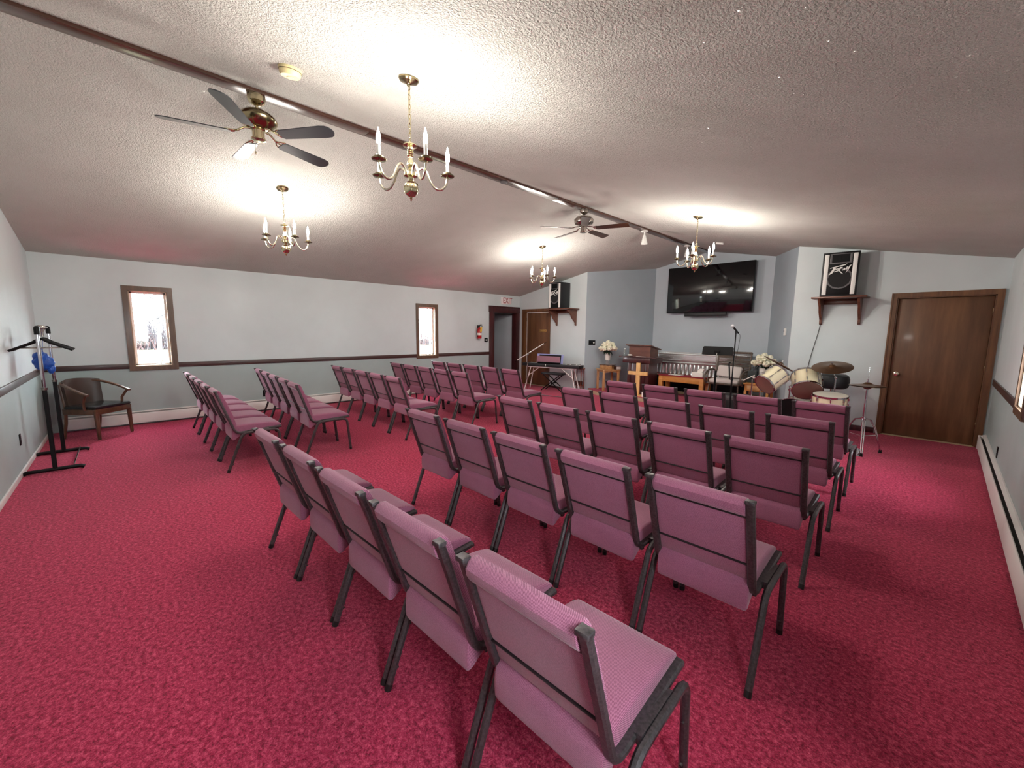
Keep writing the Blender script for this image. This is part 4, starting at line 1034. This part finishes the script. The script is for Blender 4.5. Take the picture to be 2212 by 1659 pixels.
# ------------------------------------------------------------------ drum kit
def drum(name, label, c_, axis, r_, L, mhead, lugs=8, cat='drum', tomhead=None):
    t = thing(name, label, cat, c_, quat=q_from_z(axis))
    s_ = MB(); s_.lathe([(r_-.008, -L/2), (r_, -L/2), (r_, L/2), (r_-.008, L/2)], n=40, ring=True); s_.build('shell', M_IVORY, t)
    for z in (-L/2, L/2):
        s_ = MB(); s_.lathe([(r_+.002, z-.014), (r_+.009, z-.014), (r_+.010, z+.014), (r_+.002, z+.014)], n=40, ring=True); s_.build('hoop', M_CHROME, t)
    for z, mh in ((-L/2-.006, mhead), (L/2+.004, tomhead or M_HEADW)):
        s_ = MB(); s_.lathe([(0, z), (r_+.002, z), (r_+.002, z+.003), (0, z+.003)], n=40); s_.build('drumhead', mh, t)
    for k in range(lugs):
        a = 2*PI*k/lugs+.2; q = MB()
        M = Matrix.Rotation(a, 4, 'Z')
        for z in (-L*.27, L*.27): q.box(r_-.002, r_+.018, -.008, .008, z-.028, z+.028, .004, M)
        q.tube([M @ Vector((r_+.012, 0, -L/2-.012)), M @ Vector((r_+.012, 0, L/2+.012))], .0032, 6)
        q.build('lug', M_CHROME, t)
    return t
F = Vector((-.2, .98, 0))
drum('tom_drum', 'ivory tom drum tipped sideways beside the cream roses', (-1.83, 7.36, .847), (.405, .718, .52), .155, .31, M_HEAD)
drum('tom_drum', 'ivory tom drum with its brown head facing the chairs', (-1.44, 7.68, .794), (-.238, .708, .66), .195, .28, M_HEAD)
drum('bass_drum', 'large ivory bass drum on the floor under the toms', (-1.60, 7.92, .275), (.06, 1, 0.02), .25, .40, M_BLACK)
drum('snare_drum', 'shallow ivory snare drum under the tilted crash cymbal', (-1.09, 7.42, .60), (.02, -.10, 1), .205, .15, M_HEADW, 8)
t = thing('snare_stand', 'chrome stand holding the snare drum', 'stand', (-1.09, 7.42, 0))
s_ = MB(); s_.cyl((0, 0, .14), (0, 0, .44), .013, n=12); s_.build('pole', M_CHROME, t)
for k in range(3):
    a = R(40+120*k); s_ = MB(); s_.tube([(0, 0, .42), (.12*math.cos(a), .12*math.sin(a), .47), (.18*math.cos(a), .18*math.sin(a), .492)], .008, 6); s_.build('basket_arm', M_CHROME, t)
    s_ = MB(); s_.tube([(0, 0, .25), (.24*math.cos(a), .24*math.sin(a), .012)], .009, 6); s_.build('leg', M_CHROME, t)
t = thing('tom_mount', 'chrome double tom holder rising from the bass drum', 'drum hardware', (-1.64, 7.78, .527))
s_ = MB(); s_.cyl((-.03, 0, 0), (-.03, 0, .19), .011, n=12); s_.cyl((.03, 0, 0), (.03, 0, .19), .011, n=12); s_.build('post', M_CHROME, t)
s_ = MB(); s_.ball((-.03, 0, .19), .02, 2); s_.ball((.03, 0, .19), .02, 2); s_.box(-.05, .05, -.014, .014, .12, .15, .004); s_.build('clamp', M_CHROME, t)
def cymbal_mesh(s_, r_, M=None):
    s_.lathe([(.006, .035), (.03, .032), (.045, .018), (.055, .012), (r_*.6, .004), (r_, -.008), (r_, -.0095), (r_*.6, .0025), (.055, .0105), (.044, .016), (.028, .030), (.006, .033)], n=48, M=M, ring=True)
def cymbal_stand(name, label, cymlabel, c_, nrm, r_, foot, group=None):
    c_ = Vector(c_); nrm = Vector(nrm).normalized()
    t = thing(name, label, 'stand', (foot[0], foot[1], 0))
    top = c_-Vector((foot[0], foot[1], 0))
    s_ = MB(); s_.cyl((0, 0, .08), (0, 0, .55), .014, n=12); s_.cyl((0, 0, .53), (0, 0, top.z-.16), .010, n=12); s_.build('pole', M_CHROME, t)
    s_ = MB(); s_.tube([(0, 0, top.z-.17), top-nrm*.05, top+nrm*.07], .0065, 8); s_.ball((0, 0, top.z-.165), .02, 2); s_.build('tilter', M_CHROME, t)
    s_ = MB(); q = top+nrm*.055; s_.tube([q-nrm*.012, q+nrm*.012], .012, 8); s_.build('wing_nut', M_CHROME, t)
    for k in range(3):
        a = R(20+120*k)
        s_ = MB(); s_.tube([(0, 0, .42), (.11*math.cos(a), .11*math.sin(a), .30), (.22*math.cos(a), .22*math.sin(a), .014)], .009, 6); s_.tube([(0, 0, .12), (.16*math.cos(a), .16*math.sin(a), .20)], .006, 6); s_.build('leg', M_CHROME, t)
    cy = thing('cymbal', cymlabel, 'cymbal', c_, quat=q_from_z(nrm))
    s_ = MB(); cymbal_mesh(s_, r_); s_.build('disc', M_CYMBAL, cy, 60)
cymbal_stand('cymbal_stand', 'chrome cymbal stand behind the snare drum', 'bronze crash cymbal tilted toward the chairs above the snare drum', (-1.13, 7.6, 1.078), (-.01, -.32, .945), .25, (-1.09, 7.72))
cymbal_stand('cymbal_stand', 'chrome cymbal stand behind the sideways tom', 'thin cymbal seen edge-on sloping over the sideways tom', (-1.876, 7.968, 1.049), (.455, .215, .864), .28, (-2.12, 7.88))
t = thing('hi_hat_stand', 'chrome hi-hat stand next to the plain brown door', 'stand', (-.655, 7.02, 0))
s_ = MB(); s_.cyl((0, 0, .07), (0, 0, .66), .0145, n=14); s_.cyl((0, 0, .64), (0, 0, .84), .011, n=12); s_.build('pole', M_CHROME, t)
s_ = MB(); s_.cyl((0, 0, .83), (0, 0, 1.137), .0035, n=8); s_.build('pull_rod', M_CHROME, t)
s_ = MB(); s_.lathe([(.012, .845), (.024, .85), (.028, .875), (.02, .88)], n=16); s_.build('cymbal_seat', M_BLACK, t)
for k in range(3):
    a = R(-80+120*k); c_, q = math.cos(a), math.sin(a); s_ = MB(); sd = Vector((-q, c_, 0))*.012
    for sg in (-1, 1): s_.tube([Vector((.02*c_, .02*q, .46))+sd*sg, Vector((.09*c_, .09*q, .44))+sd*sg, Vector((.15*c_, .15*q, .34))+sd*sg, Vector((.25*c_, .25*q, .03))+sd*sg*.7], .006, 6)
    s_.tube([(0, 0, .22), (.18*c_, .18*q, .24)], .006, 6); lg = s_.build('leg', M_CHROME, t)
    s_ = MB(); s_.cyl((.25*c_, .25*q, 0.002), (.25*c_, .25*q, .045), .02, .014, 12); s_.build('rubber_foot', M_BLACK, lg)
s_ = MB(); M = Matrix.Translation((-.02, -.08, .03)) @ Matrix.Rotation(R(14), 4, 'X'); s_.box(-.045, .045, -.22, .06, 0, .012, .004, M); s_.build('pedal', M_CHROME, t)
s_ = MB(); s_.lathe([(.016, .44), (.024, .445), (.024, .48), (.016, .485)], n=16); s_.build('collar', M_CHROME, t)
for k, (z, fl) in enumerate(((.905, 1), (.884, -1))):
    cy = thing('hi_hat_cymbal', ('upper cymbal of the closed hi-hat pair', 'lower cymbal of the closed hi-hat pair')[k], 'cymbal', (-.655, 7.02, z), 0, 'hi-hat cymbals', quat=q_from_z((0, 0.02, fl)))
    s_ = MB(); cymbal_mesh(s_, .192); s_.build('disc', M_CYMBAL, cy, 60)
s_ = MB(); s_.lathe([(.005, 0), (.014, 0), (.014, .012), (.008, .016), (.008, .04), (.005, .04)], n=14); tag(s_.build('hi_hat_clutch', M_CHROME, None, loc=(-.655, 7.02, .94)), 'small chrome clutch on the hi-hat rod', 'drum hardware')
t = thing('drum_throne', 'black padded drum throne against the wall behind the snare', 'stool', (-1.20, 8.22, 0))
s_ = MB(); s_.lathe([(0, .70), (.17, .70), (.205, .725), (.22, .77), (.22, .85), (.205, .90), (.17, .925), (0, .93)], n=36); s_.build('seat', M_BLACKV, t)
s_ = MB(); s_.cyl((0, 0, .2), (0, 0, .70), .02, n=14); s_.build('post', M_CHROME, t)
for k in range(3):
    a = R(30+120*k); s_ = MB(); s_.tube([(0, 0, .42), (.27*math.cos(a), .27*math.sin(a), .014)], .012, 8); s_.build('leg', M_CHROME, t)
t = thing('small_boom_stand', 'short chrome boom stand with angled arm beside the toms', 'stand', (-2.16, 7.55, 0))
s_ = MB(); s_.cyl((0, 0, .03), (0, 0, .80), .010, n=12); s_.cyl((0, 0, .55), (0, 0, .60), .017, n=12); s_.build('pole', M_CHROME, t)
s_ = MB(); s_.tube([(.03, .0, .87), (-.12, -.05, .775)], .008, 8); s_.ball((.02, 0, .83), .02, 2); s_.build('boom_arm', M_WHITEP, t)
for k in range(3):
    a = R(30+120*k); s_ = MB(); s_.tube([(0, 0, .3), (.2*math.cos(a), .2*math.sin(a), .012)], .008, 6); s_.build('leg', M_CHROME, t)
t = thing('floor_amplifier', 'black amplifier box on the floor below the oak side table', 'amplifier', (-2.62, 8.0, 0), R(8))
s_ = MB(); s_.box(-.30, .30, -.14, .14, .0, .46, .012); s_.build('cabinet', M_BLACKV, t)
s_ = MB(); s_.box(-.27, .27, -.146, -.138, .04, .34, .003); s_.build('grille', M_CLOTHB, t)
s_ = MB(); s_.box(-.27, .27, -.146, -.138, .36, .44, .003)
for k in range(6): s_.cyl((-.2+k*.08, -.145, .40), (-.2+k*.08, -.16, .40), .012, n=10)
s_.build('control_panel', M_GREYPL, t)
s_ = MB(); s_.add([(-.07, -.04, 0), (.07, -.05, .0), (.08, .05, .01), (-.05, .05, .01), (.03, -.09, -.05), (0, 0, .03)], [(0, 1, 5), (1, 2, 5), (2, 3, 5), (3, 0, 5), (0, 4, 1)])
o_ = s_.build('crumpled_paper', M_PAPER, None, 0, loc=(-1.52, 7.80, .532)); tag(o_, 'crumpled white paper on top of the bass drum', 'paper')

# ------------------------------------------------------------------ coat rack corner
t = thing('coat_rack', 'rolling coat rack with chrome uprights and black base', 'coat rack', (-6.87, -.64, 0))
for x in (.45, -.45):
    s_ = MB(); s_.tube(fillet([(x, .218, .016), (x, .19, .03), (x, -.20, .03), (x, -.225, .016)], .03), .02, 8); s_.build('foot', M_BLACK, t)
    s_ = MB(); s_.bar([(x, 0, .03), (x, 0, .90)], .036, .036, (1, 0, 0)); po = s_.build('lower_post', M_BLACK, t)
    s_ = MB(); s_.cyl((x, 0, .88), (x, 0, 1.52), .0145, n=16); s_.build('upper_post', M_CHROME, t)
    s_ = MB(); s_.cyl((x, 0, .885), (x, 0, .91), .024, n=14); s_.build('collar', M_NICKEL, t)
    s_ = MB(); s_.tube(fillet([(x, 0, 1.46), (x, 0, 1.53), (x-(.06 if x > 0 else -.06), 0, 1.53)], .03), .021, 10); s_.build('elbow', M_BLACK, t)
s_ = MB(); s_.cyl((-.45, 0, 1.53), (.45, 0, 1.53), .0135, n=16); s_.build('hanging_rail', M_CHROME, t)
s_ = MB(); s_.cyl((-.45, .14, .055), (.45, .14, .055), .008, n=10); s_.build('crossbar', M_CHROME, t)
def hanger(x, tilt, label):
    t = thing('coat_hanger', label, 'hanger', (x, -.64, 1.53), R(tilt), 'hangers on the coat rack')
    s_ = MB(); hk = [(0, .020*math.sin(a), .002+.020*math.cos(a)) for a in [R(q) for q in range(-110, 140, 25)]]
    s_.tube(hk[::1]+[(0, .012, -.03), (0, 0, -.05), (0, 0, -.10)], .003, 6); s_.build('hook', M_NICKEL, t)
    s_ = MB(); s_.bar(smoothpath([(0, -.225, -.24), (0, -.19, -.222), (0, -.06, -.155), (0, 0, -.115), (0, .06, -.155), (0, .19, -.222), (0, .225, -.24)], 4), .030, .022, (1, 0, 0), .35); s_.build('shoulder', M_BLACK, t)
    s_ = MB(); s_.tube([(0, -.15, -.215), (0, .15, -.215)], .003, 6); s_.build('bar', M_NICKEL, t)
LBH = ['nearest the front end of the rail', 'second along the rail', 'third along the rail', 'fourth along the rail', 'farthest along the rail']
for k in range(5): hanger(-6.58-.075*k, [2, -4, 5, -2, 4][k], 'black coat hanger on the chrome rack, '+LBH[k])
t = thing('plastic_bag', 'crumpled blue plastic bag hanging on the coat rack', 'bag', (-7.10, -.685, 1.53))
s_ = MB(); random.seed(11); s_.ball((0, 0, -.40), .085, 3, (.8, 1.0, 1.1), .10); s_.ball((0, .05, -.47), .05, 2, (.7, .7, 1.2), .14); s_.ball((0, -.02, -.33), .06, 2, (.7, 1, 1), .14); s_.build('body', M_BLUEBAG, t, 60)
s_ = MB(); s_.tube([(0, .0, -.30), (0, .012, -.15), (0, .016, 0), (0, 0, .018), (0, -.016, 0), (0, -.012, -.15), (0, 0, -.30)], .0025, 6); s_.build('strap', M_BLUEBAG, t)

# ------------------------------------------------------------------ wooden armchair in the corner
t = thing('wooden_armchair', 'wooden armchair with black leather seat in the corner', 'armchair', (-8.215, -.345, 0), R(-45))
def lgs(x, y0, y1, z): return [(x, y0, .004), (x, y1, z)]
for x, y, yt in ((-.235, .235, .225), (.235, .235, .225)): s_ = MB(); s_.tube([(x, y, .004), (x*.99, yt, .37)], .019, 10, r1=.028); s_.build('leg', M_CHAIRW, t)
for x in (-.235, .235): s_ = MB(); s_.tube([(x, -.27, .004), (x*.97, -.225, .22), (x*.93, -.215, .44), (x*.90, -.27, .76)], .019, 10); s_.build('leg', M_CHAIRW, t)
s_ = MB(); s_.box(-.255, .255, .205, .245, .345, .42, .006); s_.box(-.245, .245, -.24, -.205, .345, .42, .006)
for x in (-.255, .22): s_.box(x, x+.035, -.22, .22, .345, .42, .006)
s_.build('seat_frame', M_CHAIRW, t)
s_ = MB(); s_.box(-.255, .255, -.205, .25, .415, .465, .022); s_.build('seat', M_LEATHER, t)
s_ = MB(); rings = []
for k in range(13):
    a = R(-58+116*k/12); x = .285*math.sin(a); y = -.02-.27*math.cos(a); e_ = .03*(1-(k-6)**2/36)
    rings.append([Vector((x, y-.012, .45)), Vector((x*1.03, y-.04, .78+e_)), Vector((x*1.01, y-.018, .79+e_)), Vector((x*.97, y+.016, .45))])
s_.loft(rings); s_.build('backrest', M_BROWNL, t, 50)
for sx in (-1, 1):
    s_ = MB(); s_.bar(smoothpath([(sx*.20, -.255, .775), (sx*.255, -.17, .755), (sx*.295, 0, .70), (sx*.30, .14, .645), (sx*.295, .20, .622)], 5), .045, .026, (1, 0, 0), .3); ar = s_.build('arm', M_CHAIRW, t)
    s_ = MB(); s_.tube([(sx*.292, .165, .625), (sx*.27, .10, .52), (sx*.262, .10, .41)], .017, 8); s_.build('arm_support', M_CHAIRW, ar)

# ------------------------------------------------------------------ outdoors
g = MB(); g.box(-70, -8.95, -40, 60, -.45, -.35); g.box(.66, 60, -40, 60, -.45, -.35); struct(g.build('ground_lawn', M_LAWN, smooth=0))
def bare_tree(x, y, h, label, seed, mat_=M_BARK, thin=1.0):
    t = thing('bare_tree', label, 'tree', (x, y, -.36), 0, 'bare trees beyond the windows')
    rnd = random.Random(seed)
    tr = MB(); br = MB()
    pts = [Vector((0, 0, 0))]; 
    for k in range(6): pts.append(pts[-1]+Vector((rnd.uniform(-.12, .12), rnd.uniform(-.12, .12), h/6)))
    tr.tube(pts, .14*thin, 7, r1=.02)
    def branch(p, d, L, r_, lev):
        q = [p]; dd = Vector(d)
        for k in range(3):
            dd = (dd+Vector((rnd.uniform(-.25, .25), rnd.uniform(-.25, .25), rnd.uniform(-.05, .25)))).normalized(); q.append(q[-1]+dd*L/3)
        br.tube(q, r_, 5, r1=r_*.3)
        if lev < 2:
            for k in range(4): branch(q[rnd.randint(1, 3)], (dd+Vector((rnd.uniform(-.9, .9), rnd.uniform(-.9, .9), rnd.uniform(-.3, .6)))).normalized(), L*.6, r_*.5, lev+1)
    for k in range(16):
        z = rnd.uniform(.2, .95); p = pts[0].lerp(pts[-1], z); a = rnd.uniform(0, 2*PI)
        branch(p, Vector((math.cos(a), math.sin(a), .6)).normalized(), h*.32*(1.15-z), .05*thin*(1.2-z), 0)
    tr.build('trunk', mat_, t); br.build('branches', mat_, t)
bare_tree(-40, 1.9, 10.5, 'bare tree seen through the window by the coat rack', 1, thin=1.1)
bare_tree(-44, 9.5, 8.5, 'lower bare tree standing off to one side on the far lawn', 2, thin=.7)
bare_tree(-24, 14.2, 8, 'slender bare tree through the narrow window near the doorway', 3, thin=.6)
bare_tree(-26, 16.4, 8, 'second slender bare tree through the narrow window near the doorway', 4, thin=.6)
b_ = MB(); rnd = random.Random(3)
for k in range(2600):
    y = rnd.uniform(-5, 9) if k < 1700 else rnd.uniform(20, 38); x = -48+rnd.uniform(-2.5, 2.5); h = rnd.uniform(1.2, 3.6) if k % 3 else rnd.uniform(.6, 1.6); p = Vector((x, y, -.36)); b_.mi = 1 if h < 1.6 else 0
    b_.tube([p, p+Vector((rnd.uniform(-.3, .3), rnd.uniform(-.4, .4), h*.5)), p+Vector((rnd.uniform(-.6, .6), rnd.uniform(-.9, .9), h))], .035, 4, r1=.01)
o_ = b_.build('brush_thicket', [M_TWIG, M_TWIGP], smooth=0); tag(o_, 'pale leafless brush along the far edge of the lawn', 'brush'); o_['kind'] = 'stuff'

# ------------------------------------------------------------------ world, camera, view
W = bpy.data.worlds.new('overcast_sky'); SC.world = W; W.use_nodes = True
bg = W.node_tree.nodes['Background']; bg.inputs['Color'].default_value = (.90, .95, 1.0, 1); bg.inputs['Strength'].default_value = 33.0

FPX, YAW, PITCH, ROLL, CHT = 883.4847, .8124, -.1286, .0113, 1.55
cy, sy = math.cos(YAW), math.sin(YAW)
fw = Vector((-sy*math.cos(PITCH), cy*math.cos(PITCH), math.sin(PITCH))); rt = Vector((cy, sy, 0)); up = rt.cross(fw)
r2 = rt*math.cos(ROLL)+up*math.sin(ROLL); u2 = -rt*math.sin(ROLL)+up*math.cos(ROLL)
cam = bpy.data.cameras.new('camera'); cam.sensor_width = 36; cam.sensor_fit = 'HORIZONTAL'; cam.lens = FPX/2212*36; cam.clip_start = .05; cam.clip_end = 200
co = bpy.data.objects.new('camera', cam); COL.objects.link(co)
co.matrix_world = Matrix(((r2.x, u2.x, -fw.x, 0), (r2.y, u2.y, -fw.y, 0), (r2.z, u2.z, -fw.z, CHT), (0, 0, 0, 1)))
SC.camera = co
vs = SC.view_settings
SC.display_settings.display_device = 'sRGB'
vs.view_transform = 'Standard'; vs.look = 'None'; vs.gamma = 1; vs.use_curve_mapping = False; vs.exposure = 0.46
cyc = SC.cycles
cyc.use_denoising = True; cyc.max_bounces = 12; cyc.diffuse_bounces = 8; cyc.glossy_bounces = 4; cyc.sample_clamp_indirect = 6
cyc.caustics_reflective = False; cyc.caustics_refractive = False
